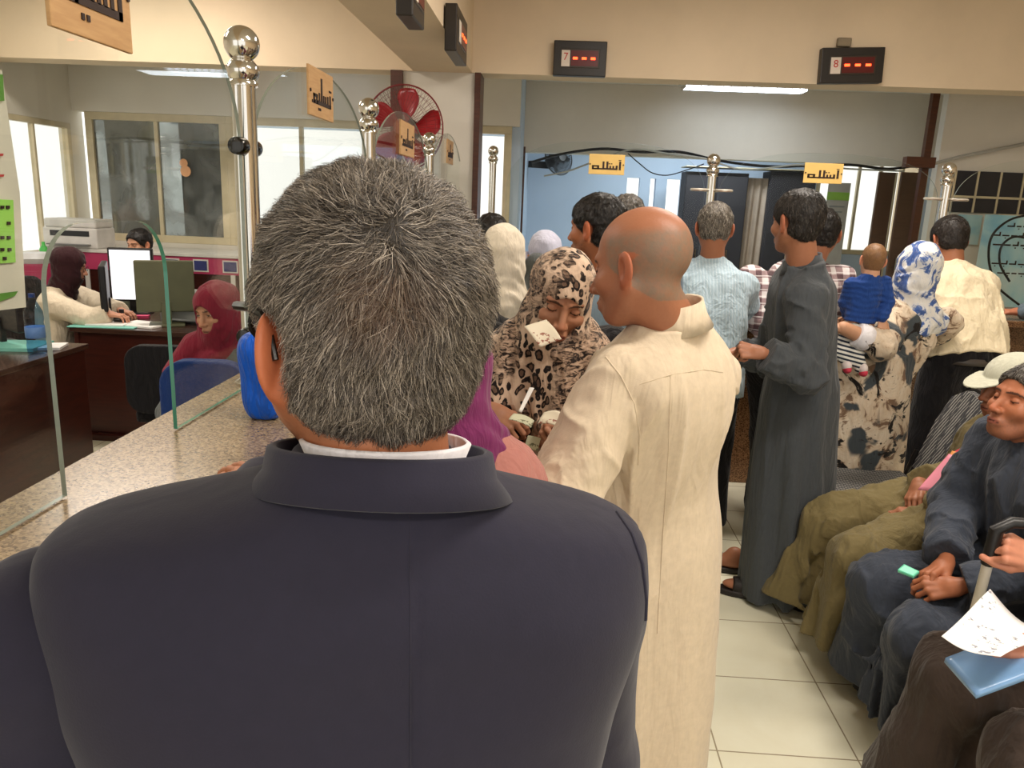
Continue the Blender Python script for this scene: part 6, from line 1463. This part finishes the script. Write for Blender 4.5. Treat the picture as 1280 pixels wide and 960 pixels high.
# ---- stacking chairs
def chairpat(m):
    v = m.tc(); w = m.node('ShaderNodeTexWave', {'Vector': m.tc(rot=(0, 0, .78)), 'Scale': 22.0, 'Distortion': 2.0, 'Detail': 1.0}).outputs[1]; w2 = m.node('ShaderNodeTexWave', {'Vector': m.tc(rot=(.8, .6, 0)), 'Scale': 24.0, 'Distortion': 2.0, 'Detail': 1.0}).outputs[1]
    f = m.math('MULTIPLY', w, w2); return m.ramp(f, [(.25, (52, 52, 56)), (.45, (150, 148, 142))])
CHF = cloth('patterned_chair_fabric', (60, 60, 64), .2, pattern=chairpat)
def stack_chair(label):
    e = empty('stacking_chair', (0, 0, 0), label, 'chair', 'black patterned stacking chairs')
    bm = bmesh.new(); bbox(bm, (-.22, -.20, .43), (.22, .24, .49)); o = finish(bm, 'seat', CHF, e, bevel=.02, seg=3)
    bm = bmesh.new(); V = []; n = 24
    out = [(-.19, .52), (-.225, .74), (-.21, .86), (-.13, .905), (-.06, .90), (0, .885), (.06, .90), (.13, .905), (.21, .86), (.225, .74), (.19, .52)]
    A = [bm.verts.new((x, -.22-.16*(z-.5)/.4, z)) for x, z in out]; B = [bm.verts.new((x, -.26-.16*(z-.5)/.4, z)) for x, z in out]; bm.faces.new(A); bm.faces.new(B)
    for i in range(len(out)): bm.faces.new((A[i], A[(i+1) % len(out)], B[(i+1) % len(out)], B[i]))
    finish(bm, 'backrest', CHF, e, bevel=.012)
    bm = bmesh.new(); tube(bm, [(x*1.02, -.262-.16*(z-.5)/.4, z+(.008 if z > .6 else -.03)) for x, z in out], .011, 8); finish(bm, 'back_frame', BLACKP, e, smooth=True)
    for s in (-1, 1):
        for pts in ([(s*.20, .20, .44), (s*.21, .24, .2), (s*.22, .25, .002)], [(s*.195, -.24, .60), (s*.20, -.20, .44), (s*.21, -.26, .2), (s*.22, -.30, .002)]):
            bm = bmesh.new(); tube(bm, pts, .011, 8); finish(bm, 'leg', BLACKP, e, smooth=True)
    return e
def copy_tree(o, parent=None):
    c_ = o.copy(); C.objects.link(c_); c_.parent = parent
    for ch in list(o.children): copy_tree(ch, c_)
    return c_
ch0 = stack_chair('empty black patterned chair between the dark grey robe and the olive robe')
ch0.location = (1.50, 3.30, 0); ch0.rotation_euler = (0, 0, math.radians(90))
for loc, rz, lb in (((1.60, 2.80, 0), 90, 'patterned chair under the man in the olive robe'), ((1.56, 2.24, 0), 90, 'patterned chair under the man in the slate blue robe'), ((1.56, 1.66, 0), 90, 'patterned chair under the man in the dark brown robe')):
    c_ = copy_tree(ch0); c_.location = loc; c_.rotation_euler = (0, 0, math.radians(rz)); c_['label'] = lb
# ---- cane, papers, phone, money
CANEW = plain('white_cane_tube', (206, 202, 190), .3)
top = at(1246, 662, 1.735); tip = atz(1150, 1022, 0.0); tip = V3(tip[0], tip[1], 0.0)
e = empty('walking_cane', tuple(tip), 'white metal walking cane with a black grip at the right edge', 'cane'); L = lambda t: tuple(tip+(top-tip)*t-tip)
bm = bmesh.new(); cyl(bm, L(.02), L(.42), .0095); finish(bm, 'lower_tube', CANEW, e, smooth=True); bm = bmesh.new(); cyl(bm, L(.42), L(.93), .012); finish(bm, 'upper_tube', CANEW, e, smooth=True)
bm = bmesh.new(); cyl(bm, L(.41), L(.44), .015); finish(bm, 'locking_collar', BLACKP, e); bm = bmesh.new(); cyl(bm, L(.0), L(.025), .014, .011); finish(bm, 'rubber_tip', BLACKP, e)
bm = bmesh.new(); d = (top-tip)/np.linalg.norm(top-tip); q = [V3(*L(.90)), V3(*L(1.0)), V3(*L(1.0))+V3(.03, 0, .02), V3(*L(1.0))+V3(.12, 0, .018)]; tube(bm, [tuple(x) for x in q], [.016, .016, .014, .012], 12); finish(bm, 'grip', BLACKP, e, smooth=True)
def grid_sheet(name, corners, mat, label, cat, th=.0012, bulge=.01, n=10, group=None, parent=None, bend=None):
    c = [np.asarray(x, float) for x in corners]; o = sum(c)/4; nrm = np.cross(c[1]-c[0], c[3]-c[0]); nrm /= np.linalg.norm(nrm); V = []
    for j in range(n+1):
        for i in range(n+1):
            u, v = i/n, j/n; p = c[0]*(1-u)*(1-v)+c[1]*u*(1-v)+c[2]*u*v+c[3]*(1-u)*v; V.append(p+nrm*bulge*(math.sin(math.pi*u)*(.5+.5*v)+.3*math.sin(4*u+5*v))-o)
    Q = [(j*(n+1)+i, j*(n+1)+i+1, (j+1)*(n+1)+i+1, (j+1)*(n+1)+i) for j in range(n) for i in range(n)]
    ob = link(name, mesh_arr(name, V, Q), mat, parent, tuple(o)); md = ob.modifiers.new('s', 'SOLIDIFY'); md.thickness = th
    return tag(ob, label, cat, group)
def printed(name, base, ink, sc=60, th=.62):
    m = Mat(name, base, .7); n = m.noise(sc, 3, .6, m.tc((1, 1, 1))); b = m.noise(9, 2, .5); f = m.math('MULTIPLY', m.math('GREATER_THAN', n, th), m.math('GREATER_THAN', b, .5)); m.col(m.mix(f, base, ink)); return m.m
NOTEP = printed('printed_form', (240, 240, 242), (150, 152, 160), 70, .6); MONEY = printed('banknote_print', (216, 206, 184), (150, 100, 84), 90, .52); MONEY2 = printed('greenish_banknote', (196, 196, 168), (120, 120, 96), 90, .52)
grid_sheet('paper_sheet', [at(1177, 795, 1.45), at(1250, 822, 1.40), at(1310, 790, 1.55), at(1237, 738, 1.66)], NOTEP, 'white printed form held above the blue folder on the right', 'paper', bulge=-.014)
BLUEF = Mat('blue_clear_folder', (120, 160, 205), .25).m
grid_sheet('plastic_folder', [at(1182, 822, 1.50), at(1220, 868, 1.40), at(1310, 832, 1.44), at(1240, 800, 1.58)], BLUEF, 'pale blue plastic folder on the brown robed knee', 'folder', th=.012, bulge=.0)
grid_sheet('folder', [at(1147, 612, 2.62), at(1200, 618, 2.56), at(1216, 580, 2.58), at(1186, 567, 2.66)], plain('pink_folder', (226, 140, 160), .5), 'pink folder tucked under the arm of the man in the olive robe', 'folder', th=.004, bulge=.004)
grid_sheet('paper_pile', [at(1185, 572, 2.69), at(1222, 585, 2.60), at(1226, 576, 2.62), at(1190, 563, 2.71)], plain('orange_paper', (226, 150, 80), .6), 'orange sheet behind the pink folder', 'paper', th=.004, bulge=.002)
grid_sheet('folder', [at(1190, 566, 2.73), at(1226, 580, 2.64), at(1232, 572, 2.66), at(1200, 560, 2.74)], plain('red_folder', (190, 40, 60), .6), 'red folder behind the orange sheet', 'folder', th=.004, bulge=.002)
grid_sheet('mobile_phone', [atz(1122, 712, .655), atz(1142, 720, .655), atz(1149, 714, .665), atz(1130, 705, .665)], plain('mint_green_case', (110, 214, 180), .4), 'small mint green phone in the hands of the man in the slate robe', 'phone', th=.010, bulge=0)
mp = [at(655, 408, 1.80), at(675, 434, 1.78), at(702, 424, 1.80), at(683, 399, 1.83)]
grid_sheet('banknote', mp, MONEY, 'pale banknote held in the mouth of the woman in the leopard scarf', 'banknote', th=.0006, bulge=.004)
grid_sheet('banknote', [at(636, 524, 1.76), at(664, 534, 1.74), at(668, 526, 1.78), at(642, 516, 1.80)], MONEY2, 'banknote stretched between the two hands of the leopard scarf woman', 'banknote', bulge=.004)
grid_sheet('banknote', [at(672, 530, 1.72), at(704, 536, 1.72), at(708, 522, 1.76), at(680, 514, 1.77)], MONEY, 'folded banknote on the left palm of the leopard scarf woman', 'banknote', bulge=.01)
grid_sheet('paper_slip', [at(648, 514, 1.80), at(652, 516, 1.80), at(668, 485, 1.83), at(662, 484, 1.83)], PAPER, 'narrow white slip standing up from the right hand of the leopard scarf woman', 'paper', bulge=.002)
grid_sheet('banknote', [at(655, 560, 1.74), at(672, 564, 1.74), at(676, 548, 1.76), at(660, 544, 1.76)], MONEY2, 'lowest banknote hanging below the fingers of the leopard scarf woman', 'banknote', bulge=.003)
# blue bag on the counter
BAGM = cloth('blue_plastic_bag', (22, 92, 206), .5, .0, .35)
bc = atz(300, 522, ZC); 
def bagf(P):
    q = P-V3(bc[0]+.050, bc[1]+.02, ZC+.095); return (((np.abs(q[:, 0])/.05)**3+(np.abs(q[:, 1])/.045)**3+(np.abs(q[:, 2])/.095)**4)**(1/3)-1)*.045-.006*vn(P, (24, 24, 12), 3)
bo = V3(bc[0]+.050, bc[1]+.02, ZC); bV, bQ = polygonize(bagf, bo-V3(.15, .1, .02), bo+V3(.15, .1, .22), .006); bV[:, 2] = np.maximum(bV[:, 2], ZC+.001)
tag(link('plastic_bag', mesh_arr('plastic_bag', bV-bo, bQ), BAGM, None, tuple(bo)), 'bright blue bag on the granite counter beside the ear of the suit man', 'bag')
